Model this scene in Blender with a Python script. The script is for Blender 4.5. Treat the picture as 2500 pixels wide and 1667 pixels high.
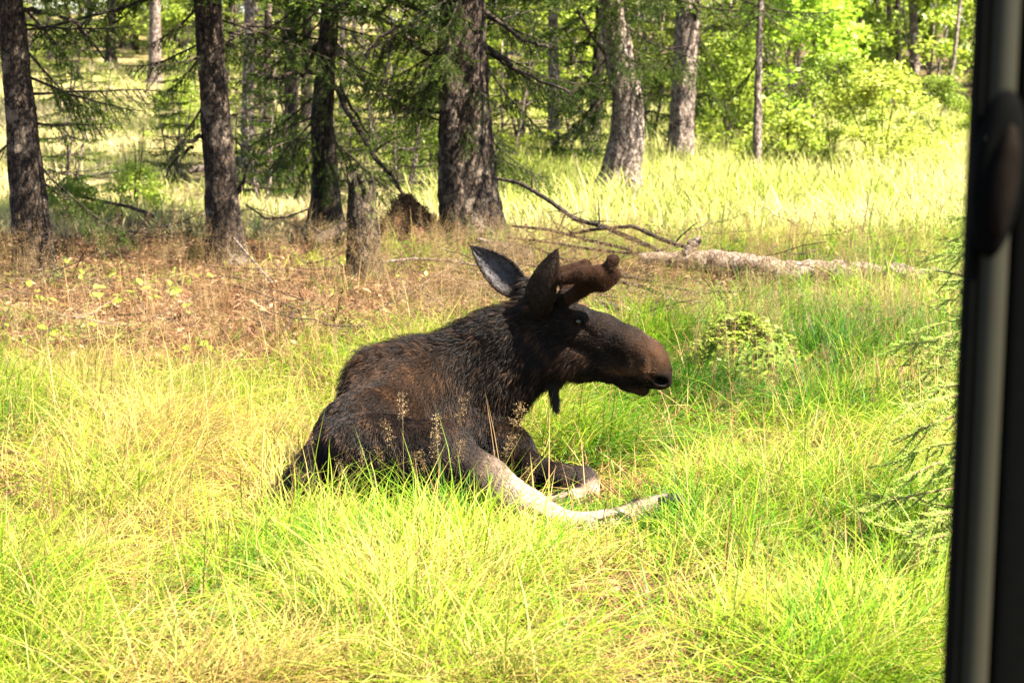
import bpy, math, random
import numpy as np
from mathutils import Vector

# ------------------------------------------------------------------ camera, sky, sun, exposure
scene = bpy.context.scene
for o in list(bpy.data.objects):
    bpy.data.objects.remove(o)
C = scene.collection
F = 5881.0                       # focal length in photo pixels (2500 px wide)
CAM_H = 1.85
HORIZON = 55.0                   # photo row of the horizon
PITCH = math.atan((833.5 - HORIZON) / F)
cam_d = bpy.data.cameras.new('camera')
cam_d.sensor_width = 36.0
cam_d.lens = 36.0 * F / 2500.0
cam_d.clip_start = 0.1
cam_d.clip_end = 800.0
cam_d.dof.use_dof = True
cam_d.dof.focus_distance = 9.5
cam_d.dof.aperture_fstop = 7.0
cam = bpy.data.objects.new('camera', cam_d)
cam.location = (0, 0, CAM_H)
cam.rotation_euler = (math.pi / 2 - PITCH, 0, 0)
C.objects.link(cam)
scene.camera = cam

SUN_EL = math.radians(52)
SUN_AZ = math.radians(-22)       # from +X, towards the viewer
SUN = np.array([math.cos(SUN_EL) * math.cos(SUN_AZ), math.cos(SUN_EL) * math.sin(SUN_AZ), math.sin(SUN_EL)])
world = bpy.data.worlds.new('World')
scene.world = world
world.use_nodes = True
wn = world.node_tree
sky = wn.nodes.new('ShaderNodeTexSky')
sky.sky_type = 'NISHITA'
sky.sun_disc = False
sky.sun_elevation = SUN_EL
sky.sun_rotation = math.atan2(SUN[0], SUN[1])
wn.links.new(sky.outputs[0], wn.nodes['Background'].inputs[0])
wn.nodes['Background'].inputs[1].default_value = 0.058
sun_d = bpy.data.lights.new('sun', 'SUN')
sun_d.energy = 5.0
sun_d.angle = math.radians(0.53)
sun_d.color = (1.0, 0.94, 0.82)
sun = bpy.data.objects.new('sun', sun_d)
sun.rotation_euler = Vector(SUN).to_track_quat('Z', 'Y').to_euler()
sun.location = (12, -3, 18)
C.objects.link(sun)
scene.view_settings.view_transform = 'Standard'
scene.view_settings.look = 'None'
scene.view_settings.gamma = 1.0
scene.view_settings.exposure = 3.3
scene.render.engine = 'CYCLES'
cy = scene.cycles
cy.max_bounces = 4
cy.diffuse_bounces = 2
cy.glossy_bounces = 1
cy.transmission_bounces = 2
cy.transparent_max_bounces = 2
cy.use_denoising = True
cy.sample_clamp_indirect = 4.0
cy.use_adaptive_sampling = False

rng = np.random.default_rng(7)
random.seed(7)
PI = math.pi

# ------------------------------------------------------------------ small helpers
def P(px, py, D):
    """photo pixel + distance along the ground (world Y) -> world point"""
    u = (px - 1250.0) / F
    v = -(py - 833.5) / F
    d = np.array([u, math.cos(PITCH) + math.sin(PITCH) * v, -math.sin(PITCH) + math.cos(PITCH) * v])
    return np.array([0, 0, CAM_H]) + d * (D / d[1])

def hash2(ix, iy, s):
    n = (ix.astype(np.int64) * 374761393 + iy.astype(np.int64) * 668265263 + s * 974634777) & 0x7fffffff
    n = ((n ^ (n >> 13)) * 1274126177) & 0x7fffffff
    return ((n ^ (n >> 16)) & 0xffff) / 65535.0

def noise2(x, y, s=0):
    x = np.asarray(x, float); y = np.asarray(y, float)
    ix = np.floor(x); iy = np.floor(y)
    fx = x - ix; fy = y - iy
    fx = fx * fx * (3 - 2 * fx); fy = fy * fy * (3 - 2 * fy)
    a = hash2(ix, iy, s); b = hash2(ix + 1, iy, s); c = hash2(ix, iy + 1, s); d = hash2(ix + 1, iy + 1, s)
    return (a + (b - a) * fx) * (1 - fy) + (c + (d - c) * fx) * fy

def fbm2(x, y, s=0, oct=3):
    v = 0; a = 0.5; t = 0
    for k in range(oct):
        v = v + a * noise2(np.asarray(x) * 2 ** k, np.asarray(y) * 2 ** k, s + 17 * k); t += a; a *= 0.5
    return v / t

def sstep(a, b, x):
    t = np.clip((np.asarray(x, float) - a) / (b - a), 0, 1)
    return t * t * (3 - 2 * t)

def H(x, y):
    """height of the forest floor"""
    x = np.asarray(x, float); y = np.asarray(y, float)
    left = 1 - sstep(-0.10, 0.06, x / np.maximum(y, 4.0))
    rise = 0.052 * np.clip(y - 24.5, 0, 40) * left + 0.014 * np.clip(y - 27, 0, 60) * (1 - left)
    bump = (fbm2(x * 0.45, y * 0.45, 3) - 0.5) * 0.12 + (fbm2(x * 1.7, y * 1.7, 9) - 0.5) * 0.07
    bank = 0.02 * np.exp(-((y - 18.2) / 1.6) ** 2) * (1 - sstep(0.4, 1.6, x))
    d2 = ((x + 0.35) / 1.3) ** 2 + ((y - 9.2) / 1.0) ** 2
    flat = np.exp(-d2 ** 2)
    return rise + bank + bump * sstep(5.5, 7, y) * (1 - 0.85 * flat)

def mesh_np(name, v, faces_list, mats=(), fmat=None, smooth=True, attrs=None):
    """faces_list: list of int arrays (n,k); one mesh"""
    me = bpy.data.meshes.new(name)
    v = np.asarray(v, np.float32)
    me.vertices.add(len(v)); me.vertices.foreach_set('co', v.ravel())
    faces_list = [np.asarray(f, np.int32) for f in faces_list if len(f)]
    tot = np.concatenate([np.full(len(f), f.shape[1], np.int32) for f in faces_list])
    idx = np.concatenate([f.ravel() for f in faces_list])
    me.loops.add(len(idx)); me.loops.foreach_set('vertex_index', idx)
    me.polygons.add(len(tot))
    st = np.concatenate([[0], np.cumsum(tot)[:-1]]).astype(np.int32)
    me.polygons.foreach_set('loop_start', st)
    me.polygons.foreach_set('loop_total', tot)
    if smooth:
        me.polygons.foreach_set('use_smooth', np.ones(len(tot), bool))
    for m in mats:
        me.materials.append(m)
    if fmat is not None:
        me.polygons.foreach_set('material_index', np.asarray(fmat, np.int32))
    for k, a in (attrs or {}).items():
        a = np.asarray(a, np.float32)
        if a.ndim == 2:
            at = me.attributes.new(k, 'FLOAT_COLOR', 'POINT')
            if a.shape[1] == 3:
                a = np.concatenate([a, np.ones((len(a), 1), np.float32)], 1)
            at.data.foreach_set('color', a.ravel())
        else:
            at = me.attributes.new(k, 'FLOAT', 'POINT')
            at.data.foreach_set('value', a)
    me.update(calc_edges=True)
    me.validate()
    return me

class MB:
    """collects shapes into one mesh"""
    def __init__(s):
        s.v = []; s.q = []; s.t = []; s.n = 0; s.qm = []; s.tm = []; s.a = []
    def add(s, v, q=None, t=None, m=0, a=0.5):
        v = np.asarray(v, float)
        if q is not None and len(q):
            s.q.append(np.asarray(q) + s.n); s.qm.append(np.full(len(q), m))
        if t is not None and len(t):
            s.t.append(np.asarray(t) + s.n); s.tm.append(np.full(len(t), m))
        s.v.append(v); s.n += len(v)
        s.a.append(np.broadcast_to(np.asarray(a, float), (len(v),)))
    def mesh(s, name, mats, smooth=True):
        fl = []; fm = []
        if s.q: fl.append(np.concatenate(s.q)); fm.append(np.concatenate(s.qm))
        if s.t: fl.append(np.concatenate(s.t)); fm.append(np.concatenate(s.tm))
        return mesh_np(name, np.concatenate(s.v), fl, mats, np.concatenate(fm), smooth, {'shade': np.concatenate(s.a)})
    def tube(s, pts, rad, n=8, m=0, cap=True, a=0.5, wob=None):
        pts = np.asarray(pts, float); rad = np.broadcast_to(np.asarray(rad, float), (len(pts),))
        T = np.gradient(pts, axis=0); T /= np.linalg.norm(T, axis=1, keepdims=True) + 1e-9
        ref = np.array([0, 0, 1.0]) if abs(T[0][2]) < 0.9 else np.array([1.0, 0, 0])
        N = np.cross(T[0], ref); N /= np.linalg.norm(N)
        rings = []
        th = np.arange(n) * 2 * PI / n
        for i in range(len(pts)):
            N = N - T[i] * N.dot(T[i]); N /= np.linalg.norm(N) + 1e-9
            B = np.cross(T[i], N)
            r = rad[i] * (1 if wob is None else wob[i])
            rings.append(pts[i] + np.outer(np.cos(th) * r, N) + np.outer(np.sin(th) * r, B))
        v = np.concatenate(rings)
        k = len(pts)
        i, j = np.meshgrid(np.arange(k - 1), np.arange(n), indexing='ij')
        j2 = (j + 1) % n
        q = np.stack([i * n + j, i * n + j2, (i + 1) * n + j2, (i + 1) * n + j], -1).reshape(-1, 4)
        t = []
        if cap:
            v = np.concatenate([v, pts[:1], pts[-1:]])
            jj = np.arange(n); j3 = (jj + 1) % n
            t = np.concatenate([np.stack([np.full(n, k * n), j3, jj], 1),
                                np.stack([np.full(n, k * n + 1), (k - 1) * n + jj, (k - 1) * n + j3], 1)])
        s.add(v, q, t, m, a)

def link(name, data, parent=None, **props):
    o = bpy.data.objects.new(name, data)
    C.objects.link(o)
    if parent is not None:
        o.parent = parent
    for k, v in props.items():
        o[k] = v
    return o

def thing(name, label, cat, loc=(0, 0, 0), rz=0.0, group=None):
    o = link(name, None, None, label=label, category=cat)
    o.location = loc; o.rotation_euler = (0, 0, rz)
    o.empty_display_size = 0.2
    if group: o['group'] = group
    return o

def copy_tree(o, parent=None):
    c = o.copy(); C.objects.link(c); c.parent = parent
    for ch in list(o.children):
        copy_tree(ch, c)
    return c

# ------------------------------------------------------------------ materials
def mat_new(name):
    m = bpy.data.materials.new(name); m.use_nodes = True
    nt = m.node_tree
    return m, nt, nt.nodes['Principled BSDF'], nt.nodes['Material Output']

def node(nt, t, **kw):
    n = nt.nodes.new(t)
    for k, v in kw.items():
        setattr(n, k, v)
    return n

def ramp(nt, fac, stops):
    r = node(nt, 'ShaderNodeValToRGB')
    el = r.color_ramp.elements
    while len(el) < len(stops): el.new(0.5)
    for e, (p, c) in zip(el, stops):
        e.position = p; e.color = (*c, 1)
    nt.links.new(fac, r.inputs[0])
    return r.outputs[0]

def noise_n(nt, scale, detail=4, rough=0.6, coord='Object', stretch=None):
    tc = node(nt, 'ShaderNodeTexCoord')
    src = tc.outputs[coord]
    if stretch:
        mp = node(nt, 'ShaderNodeMapping'); mp.inputs['Scale'].default_value = stretch
        nt.links.new(src, mp.inputs[0]); src = mp.outputs[0]
    n = node(nt, 'ShaderNodeTexNoise')
    n.inputs['Scale'].default_value = scale; n.inputs['Detail'].default_value = detail; n.inputs['Roughness'].default_value = rough
    nt.links.new(src, n.inputs['Vector'])
    return n.outputs['Fac']

def bump_n(nt, b, fac, strength, dist):
    bp = node(nt, 'ShaderNodeBump'); bp.inputs['Strength'].default_value = strength; bp.inputs['Distance'].default_value = dist
    nt.links.new(fac, bp.inputs['Height']); nt.links.new(bp.outputs[0], b.inputs['Normal'])

def mat_bark(name, dark, mid, light, lichen=None, spec=0.15):
    m, nt, b, out = mat_new(name)
    f0 = noise_n(nt, 24, 8, 0.72, stretch=(1, 1, 0.5))
    tc = node(nt, 'ShaderNodeTexCoord'); mp = node(nt, 'ShaderNodeMapping'); mp.inputs['Scale'].default_value = (1, 1, .42)
    nw = node(nt, 'ShaderNodeTexNoise'); nw.inputs['Scale'].default_value = 20; nt.links.new(tc.outputs['Object'], nw.inputs['Vector'])
    av = node(nt, 'ShaderNodeMixRGB', blend_type='ADD'); av.inputs[0].default_value = .035
    nt.links.new(tc.outputs['Object'], av.inputs[1]); nt.links.new(nw.outputs['Color'], av.inputs[2]); nt.links.new(av.outputs[0], mp.inputs[0])
    vo = node(nt, 'ShaderNodeTexVoronoi', feature='DISTANCE_TO_EDGE'); vo.inputs['Scale'].default_value = 34; nt.links.new(mp.outputs[0], vo.inputs['Vector'])
    mrv = node(nt, 'ShaderNodeMapRange'); mrv.inputs[1].default_value = 0.0; mrv.inputs[2].default_value = .16; mrv.inputs[3].default_value = -.16; mrv.inputs[4].default_value = .03
    nt.links.new(vo.outputs['Distance'], mrv.inputs[0])
    adv = node(nt, 'ShaderNodeMath', operation='ADD'); nt.links.new(f0, adv.inputs[0]); nt.links.new(mrv.outputs[0], adv.inputs[1])
    f = adv.outputs[0]
    col = ramp(nt, f, [(0.34, dark), (0.50, mid), (0.70, light)])
    if lichen:
        f2 = noise_n(nt, 5, 7, 0.75)
        mx = node(nt, 'ShaderNodeMixRGB')
        mr = node(nt, 'ShaderNodeMapRange'); mr.inputs[1].default_value = 0.54; mr.inputs[2].default_value = 0.60
        nt.links.new(f2, mr.inputs[0]); nt.links.new(mr.outputs[0], mx.inputs[0])
        nt.links.new(col, mx.inputs[1]); mx.inputs[2].default_value = (*lichen, 1); col = mx.outputs[0]
    nt.links.new(col, b.inputs['Base Color'])
    b.inputs['Roughness'].default_value = 0.9; b.inputs['Specular IOR Level'].default_value = spec
    bump_n(nt, b, f, 1.0, 0.03)
    return m

def mat_leaf(name, c0, c1=None, c2=None, trans=0.45, rough=0.5, attr='shade', inst=None, spec=0.3):
    """leaf colour varies per leaf (attribute) and per plant; light passes through"""
    m, nt, b, out = mat_new(name)
    at = node(nt, 'ShaderNodeAttribute', attribute_name=attr)
    stops = c0 if isinstance(c0, list) else [(0.0, c0), (0.5, c1), (1.0, c2)]
    fac = at.outputs['Fac']
    if inst:
        ai = node(nt, 'ShaderNodeAttribute', attribute_name=inst, attribute_type='INSTANCER')
        ad = node(nt, 'ShaderNodeMath', operation='MULTIPLY_ADD')
        sb = node(nt, 'ShaderNodeMath', operation='SUBTRACT'); sb.inputs[1].default_value = 0.5
        nt.links.new(fac, sb.inputs[0]); nt.links.new(sb.outputs[0], ad.inputs[0]); ad.inputs[1].default_value = 0.55
        nt.links.new(ai.outputs['Fac'], ad.inputs[2])
        fac = ad.outputs[0]
    else:
        oi = node(nt, 'ShaderNodeObjectInfo')
        ad = node(nt, 'ShaderNodeMath', operation='MULTIPLY_ADD')
        sb = node(nt, 'ShaderNodeMath', operation='SUBTRACT'); sb.inputs[1].default_value = 0.5
        nt.links.new(oi.outputs['Random'], sb.inputs[0]); nt.links.new(sb.outputs[0], ad.inputs[0]); ad.inputs[1].default_value = 0.25
        nt.links.new(fac, ad.inputs[2]); fac = ad.outputs[0]
    col = ramp(nt, fac, stops)
    nt.links.new(col, b.inputs['Base Color'])
    b.inputs['Roughness'].default_value = rough
    b.inputs['Specular IOR Level'].default_value = spec
    tr = node(nt, 'ShaderNodeBsdfTranslucent'); nt.links.new(col, tr.inputs[0])
    mx = node(nt, 'ShaderNodeMixShader'); mx.inputs[0].default_value = trans
    nt.links.new(b.outputs[0], mx.inputs[1]); nt.links.new(tr.outputs[0], mx.inputs[2]); nt.links.new(mx.outputs[0], out.inputs[0])
    return m

def mat_plain(name, col, rough=0.8, spec=0.3, nscale=None, var=0.3, metal=0.0, bump=None):
    m, nt, b, out = mat_new(name)
    b.inputs['Base Color'].default_value = (*col, 1); b.inputs['Roughness'].default_value = rough
    b.inputs['Specular IOR Level'].default_value = spec; b.inputs['Metallic'].default_value = metal
    if nscale:
        f = noise_n(nt, nscale, 5, 0.65)
        c = ramp(nt, f, [(0.3, tuple(x * (1 - var) for x in col)), (0.7, tuple(min(1, x * (1 + var)) for x in col))])
        nt.links.new(c, b.inputs['Base Color'])
        if bump: bump_n(nt, b, f, *bump)
    return m
# ------------------------------------------------------------------ the moose: one continuous body from a smooth distance field
def sd_cap(p, a, b, ra, rb):
    ba = b - a; l2 = ba.dot(ba) + 1e-12
    t = np.clip((p - a) @ ba / l2, 0, 1)
    return np.linalg.norm(p - a - t[:, None] * ba, axis=1) - (ra + (rb - ra) * t)

def sd_ell(p, c, R, r):
    q = (p - c) @ R                 # R columns = local axes
    k0 = np.linalg.norm(q / r, axis=1); k1 = np.linalg.norm(q / (r * r), axis=1) + 1e-9
    return k0 * (k0 - 1) / k1

def smin(a, b, k):
    h = np.clip(0.5 + 0.5 * (b - a) / k, 0, 1)
    return b + (a - b) * h - k * h * (1 - h)

class SDF:
    def __init__(s): s.p = []
    def cap(s, a, b, ra, rb, k=0.05): s.p.append(('c', np.asarray(a), np.asarray(b), ra, rb, k, 1))
    def ell(s, c, r, k=0.05, ax=None):
        s.p.append(('e', np.asarray(c), np.eye(3) if ax is None else ax, np.asarray(r, float), None, k, 1))
    def chain(s, pts, k=0.05):
        for a, b in zip(pts[:-1], pts[1:]): s.cap(a[0], b[0], a[1], b[1], k)
    def cut_cap(s, a, b, ra, rb, k=0.02): s.p.append(('c', np.asarray(a), np.asarray(b), ra, rb, k, -1))
    def cut_ell(s, c, r, k=0.02, ax=None):
        s.p.append(('e', np.asarray(c), np.eye(3) if ax is None else ax, np.asarray(r, float), None, k, -1))
    def __call__(s, p):
        d = np.full(len(p), 9.0)
        for t, a, b, ra, rb, k, sg in s.p:
            di = sd_cap(p, a, b, ra, rb) if t == 'c' else sd_ell(p, a, b, ra)
            d = smin(d, di, k) if sg > 0 else -smin(-d, di, k)
        return d
    def mesh(s, lo, hi, h):
        """surface nets over the active blocks"""
        B = 8
        lo = np.asarray(lo, float); n = np.ceil((np.asarray(hi) - lo) / (h * B)).astype(int) * B
        N = n + 1
        g = np.full(N, 1.0, np.float32)
        bc = np.stack(np.meshgrid(*[np.arange(k // B) for k in n], indexing='ij'), -1).reshape(-1, 3)
        dc = s(lo + (bc * B + B / 2) * h)
        act = np.abs(dc) < h * B * 1.25
        for b_, d_ in zip(bc[~act & (dc < 0)], dc[~act & (dc < 0)]):
            x, y, z = b_ * B; g[x:x + B + 1, y:y + B + 1, z:z + B + 1] = -1
        off = np.stack(np.meshgrid(*[np.arange(B + 1)] * 3, indexing='ij'), -1).reshape(-1, 3)
        ab = bc[act]
        for i in range(0, len(ab), 300):
            idx = (ab[i:i + 300, None] * B + off[None]).reshape(-1, 3)
            g[idx[:, 0], idx[:, 1], idx[:, 2]] = s(lo + idx * h)
        ins = g < 0
        c8 = [(i, j, k) for i in (0, 1) for j in (0, 1) for k in (0, 1)]
        sl = lambda i, n_: slice(i, n_ - 1 + i)
        cnt = np.zeros(n, np.int8)
        for c in c8:
            cnt += ins[sl(c[0], N[0]), sl(c[1], N[1]), sl(c[2], N[2])]
        cells = np.argwhere((cnt > 0) & (cnt < 8))
        vid = np.full(n, -1, np.int32); vid[tuple(cells.T)] = np.arange(len(cells))
        acc = np.zeros((len(cells), 3)); num = np.zeros(len(cells))
        val = {c: g[cells[:, 0] + c[0], cells[:, 1] + c[1], cells[:, 2] + c[2]] for c in c8}
        for c in c8:
            for ax in range(3):
                if c[ax] == 0:
                    c2 = list(c); c2[ax] = 1; c2 = tuple(c2)
                    a_, b_ = val[c], val[c2]
                    m = (a_ < 0) != (b_ < 0)
                    t = a_[m] / (a_[m] - b_[m])
                    pt = np.tile(np.array(c, float), (m.sum(), 1)); pt[:, ax] = t
                    acc[m] += pt; num[m] += 1
        v = lo + (cells + acc / num[:, None]) * h
        quads = []
        for ax in range(3):
            a1, a2 = (ax + 1) % 3, (ax + 2) % 3
            s0 = [slice(1, n[i]) for i in range(3)]; s0[ax] = slice(0, n[ax])
            s1 = list(s0); s1[ax] = slice(1, n[ax] + 1)
            A = ins[tuple(s0)]; Bb = ins[tuple(s1)]
            for flip, e in ((0, np.argwhere(A & ~Bb)), (1, np.argwhere(~A & Bb))):
                e = e + np.array([0 if i == ax else 1 for i in range(3)])
                def cid(d1, d2):
                    q = e.copy(); q[:, a1] += d1; q[:, a2] += d2
                    return vid[q[:, 0], q[:, 1], q[:, 2]]
                f = [cid(-1, -1), cid(0, -1), cid(0, 0), cid(-1, 0)]
                quads.append(np.stack(f[::-1] if flip else f, 1))
        q = np.concatenate(quads)
        return v, q
    def grad(s, p, e=0.004):
        g = np.stack([s(p + d) - s(p - d) for d in np.eye(3) * e], 1)
        return g / (np.linalg.norm(g, axis=1, keepdims=True) + 1e-9)

def mirror(p, o, n):                 # across the head's own midplane
    return p - 2 * np.dot(p - o, n) * n

def build_moose():
    S = SDF()
    # ---- trunk: hindquarters towards the viewer, chest away and to the right
    S.ell(P(975, 1000, 9.55), (.215, .26, .235), .06)
    S.cap(P(978, 1008, 9.55), P(1085, 1015, 9.64), .218, .20, .09)
    S.cap(P(970, 1020, 9.50), P(895, 1092, 9.15), .200, .200, .07)
    S.cap(P(925, 912, 9.58), P(1010, 915, 9.66), .085, .09, .06)            # withers
    S.cap(P(895, 1092, 9.15), P(850, 1138, 8.98), .200, .165, .06)          # loin, croup
    S.cap(P(850, 1142, 8.98), P(790, 1195, 8.90), .155, .125, .06)          # buttock
    S.cap(P(752, 1150, 8.95), P(718, 1200, 8.93), .045, .038, .05)                         # tail head
    # chest, brisket
    S.cap(P(1080, 1010, 9.64), P(1165, 1025, 9.66), .19, .135, .06)
    S.cap(P(1150, 1090, 9.60), P(1010, 1120, 9.40), .13, .16, .08)
    # haunch and stretched hind leg
    S.ell(P(930, 1120, 8.92), (.21, .17, .16), .025)
    S.cap(P(900, 1125, 8.90), P(1075, 1110, 8.78), .165, .12, .04)
    S.cap(P(1075, 1110, 8.78), P(1190, 1180, 8.72), .115, .085, .035)
    S.chain([(P(1180, 1172, 8.72), .085), (P(1290, 1242, 8.70), .068), (P(1372, 1280, 8.68), .057)], .03)
    S.ell(P(1352, 1292, 8.69), (.052, .045, .045), .03)                      # point of hock
    S.chain([(P(1375, 1284, 8.68), .057), (P(1440, 1284, 8.68), .049), (P(1520, 1260, 8.70), .038), (P(1556, 1243, 8.72), .036), (P(1590, 1234, 8.73), .030), (P(1622, 1226, 8.74), .033)], .016)
    S.cap(P(1330, 1262, 8.66), P(1352, 1304, 8.68), .022, .036, .02)          # heel tendon
    S.cut_cap(P(1290, 1248, 8.632), P(1345, 1282, 8.630), .008, .008, .02)
    S.cut_cap(P(1400, 1285, 8.640), P(1520, 1260, 8.668), .006, .006, .016)
    S.ell(P(1548, 1262, 8.69), (.020, .014, .014), .01)                        # dewclaw
    # folded foreleg
    S.cap(P(1190, 1060, 9.60), P(1235, 1105, 9.45), .110, .092, .05)
    S.chain([(P(1238, 1105, 9.45), .090), (P(1290, 1152, 9.32), .068), (P(1370, 1170, 9.26), .054), (P(1425, 1170, 9.24), .052)], .04)
    S.chain([(P(1428, 1178, 9.23), .048), (P(1436, 1194, 9.22), .040), (P(1400, 1218, 9.20), .035), (P(1340, 1228, 9.22), .030), (P(1280, 1236, 9.24), .03)], .012)
    # far foreleg and far hind leg, tucked under
    S.chain([(P(1200, 1080, 9.85), .09), (P(1280, 1150, 9.75), .06), (P(1340, 1170, 9.7), .045)], .04)
    S.chain([(P(800, 1180, 9.3), .12), (P(1000, 1190, 9.25), .09)], .05)
    # ---- neck (upper and lower line)
    S.chain([(P(1005, 955, 9.64), .165), (P(1110, 910, 9.66), .142), (P(1212, 846, 9.65), .122), (P(1295, 796, 9.62), .104)], .08)
    S.chain([(P(1105, 985, 9.68), .18), (P(1195, 925, 9.66), .148), (P(1285, 878, 9.63), .112), (P(1345, 860, 9.62), .095)], .06)
    S.cap(P(1240, 940, 9.66), P(1185, 975, 9.68), .085, .105, .04)           # throat
    # ---- head
    hd = lambda t: 9.62 - 0.16 * t                                           # turned a little towards the viewer
    S.cap(P(1325, 785, hd(0)), P(1400, 800, hd(.2)), .098, .082, .05)         # cranium
    S.chain([(P(1395, 792, hd(.2)), .084), (P(1470, 814, hd(.45)), .073), (P(1535, 842, hd(.7)), .070), (P(1578, 872, hd(.9)), .073), (P(1588, 902, hd(.95)), .074)], .03)
    S.ell(P(1604, 888, hd(1)), (.052, .060, .058), .02)
    S.ell(P(1612, 915, hd(1)), (.046, .060, .050), .02)                         # nose front
    S.ell(P(1606, 932, hd(1)), (.056, .056, .030), .014)                         # overhanging lip
    S.chain([(P(1370, 858, hd(.1)), .098), (P(1430, 872, hd(.3)), .083), (P(1490, 890, hd(.52)), .062), (P(1535, 925, hd(.72)), .043), (P(1568, 946, hd(.83)), .032)], .02)
    S.cap(P(1470, 846, hd(.45)), P(1540, 880, hd(.75)), .072, .070, .03)
    side = np.array([-.16 * .62, -1.0, 0.0]); side /= np.linalg.norm(side)     # towards the viewer
    fw = P(1588, 890, hd(.95)) - P(1330, 790, hd(0)); fw /= np.linalg.norm(fw)
    side = side - fw * side.dot(fw); side /= np.linalg.norm(side)
    dn = np.cross(fw, side); dn = dn if dn[2] < 0 else -dn
    AX = np.stack([fw, side, dn], 1)
    O = P(1460, 840, hd(.45))
    for sg in (1, -1):
        w = lambda px, py, t, o: (P(px, py, hd(t)) + side * o * sg)
        S.ell(w(1422, 772, .28, .062), (.045, .030, .026), .025, AX)          # brow
        S.cap(w(1375, 800, .1, .055), w(1470, 845, .45, .050), .035, .022, .03)   # cheek ridge
        S.ell(w(1375, 868, .1, .06), (.075, .04, .06), .04, AX)              # jaw muscle
        S.ell(w(1588, 905, .92, .048), (.050, .030, .046), .015, AX)
        S.ell(w(1552, 893, .8, .052), (.034, .026, .034), .02, AX)          # nose wing
        S.cut_ell(w(1424, 783, .28, .088), (.024, .018, .015), .012, AX)       # eye socket
        S.cut_ell(w(1440, 800, .33, .096), (.035, .016, .012), .02, AX)
        S.cut_ell(w(1624, 930, 1.0, .058), (.026, .032, .015), .010, AX)
        S.cut_cap(w(1596, 914, .93, .084), w(1620, 928, 1.0, .078), .005, .013, .010)       # nostril
        S.cut_cap(w(1604, 870, .92, .086), w(1604, 910, 1, .090), .008, .010, .02)
        S.cut_cap(w(1518, 910, .62, .068), w(1560, 930, .8, .062), .010, .014, .010)   # mouth
        S.cut_cap(w(1558, 929, .8, .056), w(1604, 955, 1.0, .040), .015, .019, .008)
        S.cut_ell(w(1515, 868, .62, .086), (.030, .018, .014), .03, AX)
    S.cut_cap(P(1562, 933, hd(.82)), P(1612, 959, hd(1)), .012, .017, .006)
    # antler pedicle and ear roots
    S.cap(P(1375, 745, hd(.1)) + side * .055, P(1394, 724, hd(.15)) + side * .085, .034, .031, .02)
    S.cap(P(1368, 752, hd(.1)) + side * .03, P(1368, 752, hd(.1)) - side * .03, .045, .045, .03)
    S.cap(P(1375, 745, hd(.1)) - side * .055, P(1380, 722, hd(.15)) - side * .085, .036, .030, .025)
    S.cap(P(1312, 768, hd(0)) + side * .06, P(1312, 748, hd(0)) + side * .09, .048, .040, .03)
    S.cap(P(1300, 755, hd(0)) - side * .055, P(1270, 712, hd(0)) - side * .11, .050, .038, .03)

    v, q = S.mesh((-1.02, 8.45, -0.06), (0.75, 10.15, 1.28), 0.0075)
    nrm = S.grad(v)
    # soft muscle unevenness
    def n3(p, f, s_): return (noise2(p[:, 0] * f + p[:, 2] * f * .7, p[:, 1] * f - p[:, 2] * f * .6, s_) + noise2(p[:, 0] * f - p[:, 1] * f * .5, p[:, 2] * f, s_ + 5)) / 2 - .5
    headness = np.exp(-np.maximum(0, 0.10 - (v[:, 0] - 0.02)) * 8)
    v = v + nrm * (n3(v, 9, 1) * .026 * (1 - .7 * headness))[:, None]

    # ---- coat colours
    pxx = 1250 + v[:, 0] * F / v[:, 1]
    pyy = HORIZON + (CAM_H - v[:, 2]) * F / v[:, 1]
    def region(px, py, rx, ry): return np.exp(-((px - pxx) / rx) ** 2 - ((py - pyy) / ry) ** 2)
    dk = np.array([.0036, .0021, .0013]); br = np.array([.0225, .0102, .0043]); pale = np.array([.215, .150, .108]); grey = np.array([.026, .019, .015])
    col = np.tile(dk, (len(v), 1))
    def blend(w, c):
        nonlocal col
        col = col * (1 - w[:, None]) + np.asarray(c) * w[:, None]
    blend(np.clip(region(960, 905, 110, 60) * .55, 0, 1), br)                  # sunlit brown of the upper shoulder, put into the coat colour
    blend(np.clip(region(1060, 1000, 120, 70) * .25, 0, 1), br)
    blend(np.clip(region(1595, 862, 60, 48) * .95, 0, 1), br * 1.15)               # muzzle
    blend(np.clip(region(1545, 910, 44, 15) * 1.0, 0, 1), br * 1.7)
    blend(np.clip(region(1400, 880, 60, 40) * .35, 0, 1), br)
    blend(np.clip(region(1560, 958, 34, 10) * .9, 0, 1), br * .8)
    blend(np.clip(region(1460, 790, 90, 40) * .35, 0, 1), br * .7)
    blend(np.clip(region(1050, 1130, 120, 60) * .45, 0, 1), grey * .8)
    hind = (v[:, 1] < 9.0) & (pxx > 1100)
    wl = sstep(1120, 1330, pxx + (pyy - 1180) * .3) * hind
    blend(wl * .92, pale)
    blend(sstep(1470, 1520, pxx) * hind * sstep(.01, -.012, (pyy - (1262 - (pxx - 1480) * .32)) * 8.7 / F), dk * 2.2)  # dark front edge
    fore = (v[:, 1] > 9.0) & (pyy > 1125) & (pxx > 1290)
    blend(fore * sstep(1320, 1440, pxx) * .6, grey)
    blend(fore * sstep(1172, 1194, pyy - (1440 - pxx) * .35) * .95, pale)
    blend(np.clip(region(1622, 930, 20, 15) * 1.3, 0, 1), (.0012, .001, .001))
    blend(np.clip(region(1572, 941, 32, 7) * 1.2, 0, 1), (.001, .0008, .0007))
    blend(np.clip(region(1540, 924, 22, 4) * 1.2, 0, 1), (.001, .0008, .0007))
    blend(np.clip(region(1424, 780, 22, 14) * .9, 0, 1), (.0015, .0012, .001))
    fade = fbm2(pxx * .035, pyy * .035, 41)
    col *= (0.75 + 0.5 * fade)[:, None]
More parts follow.
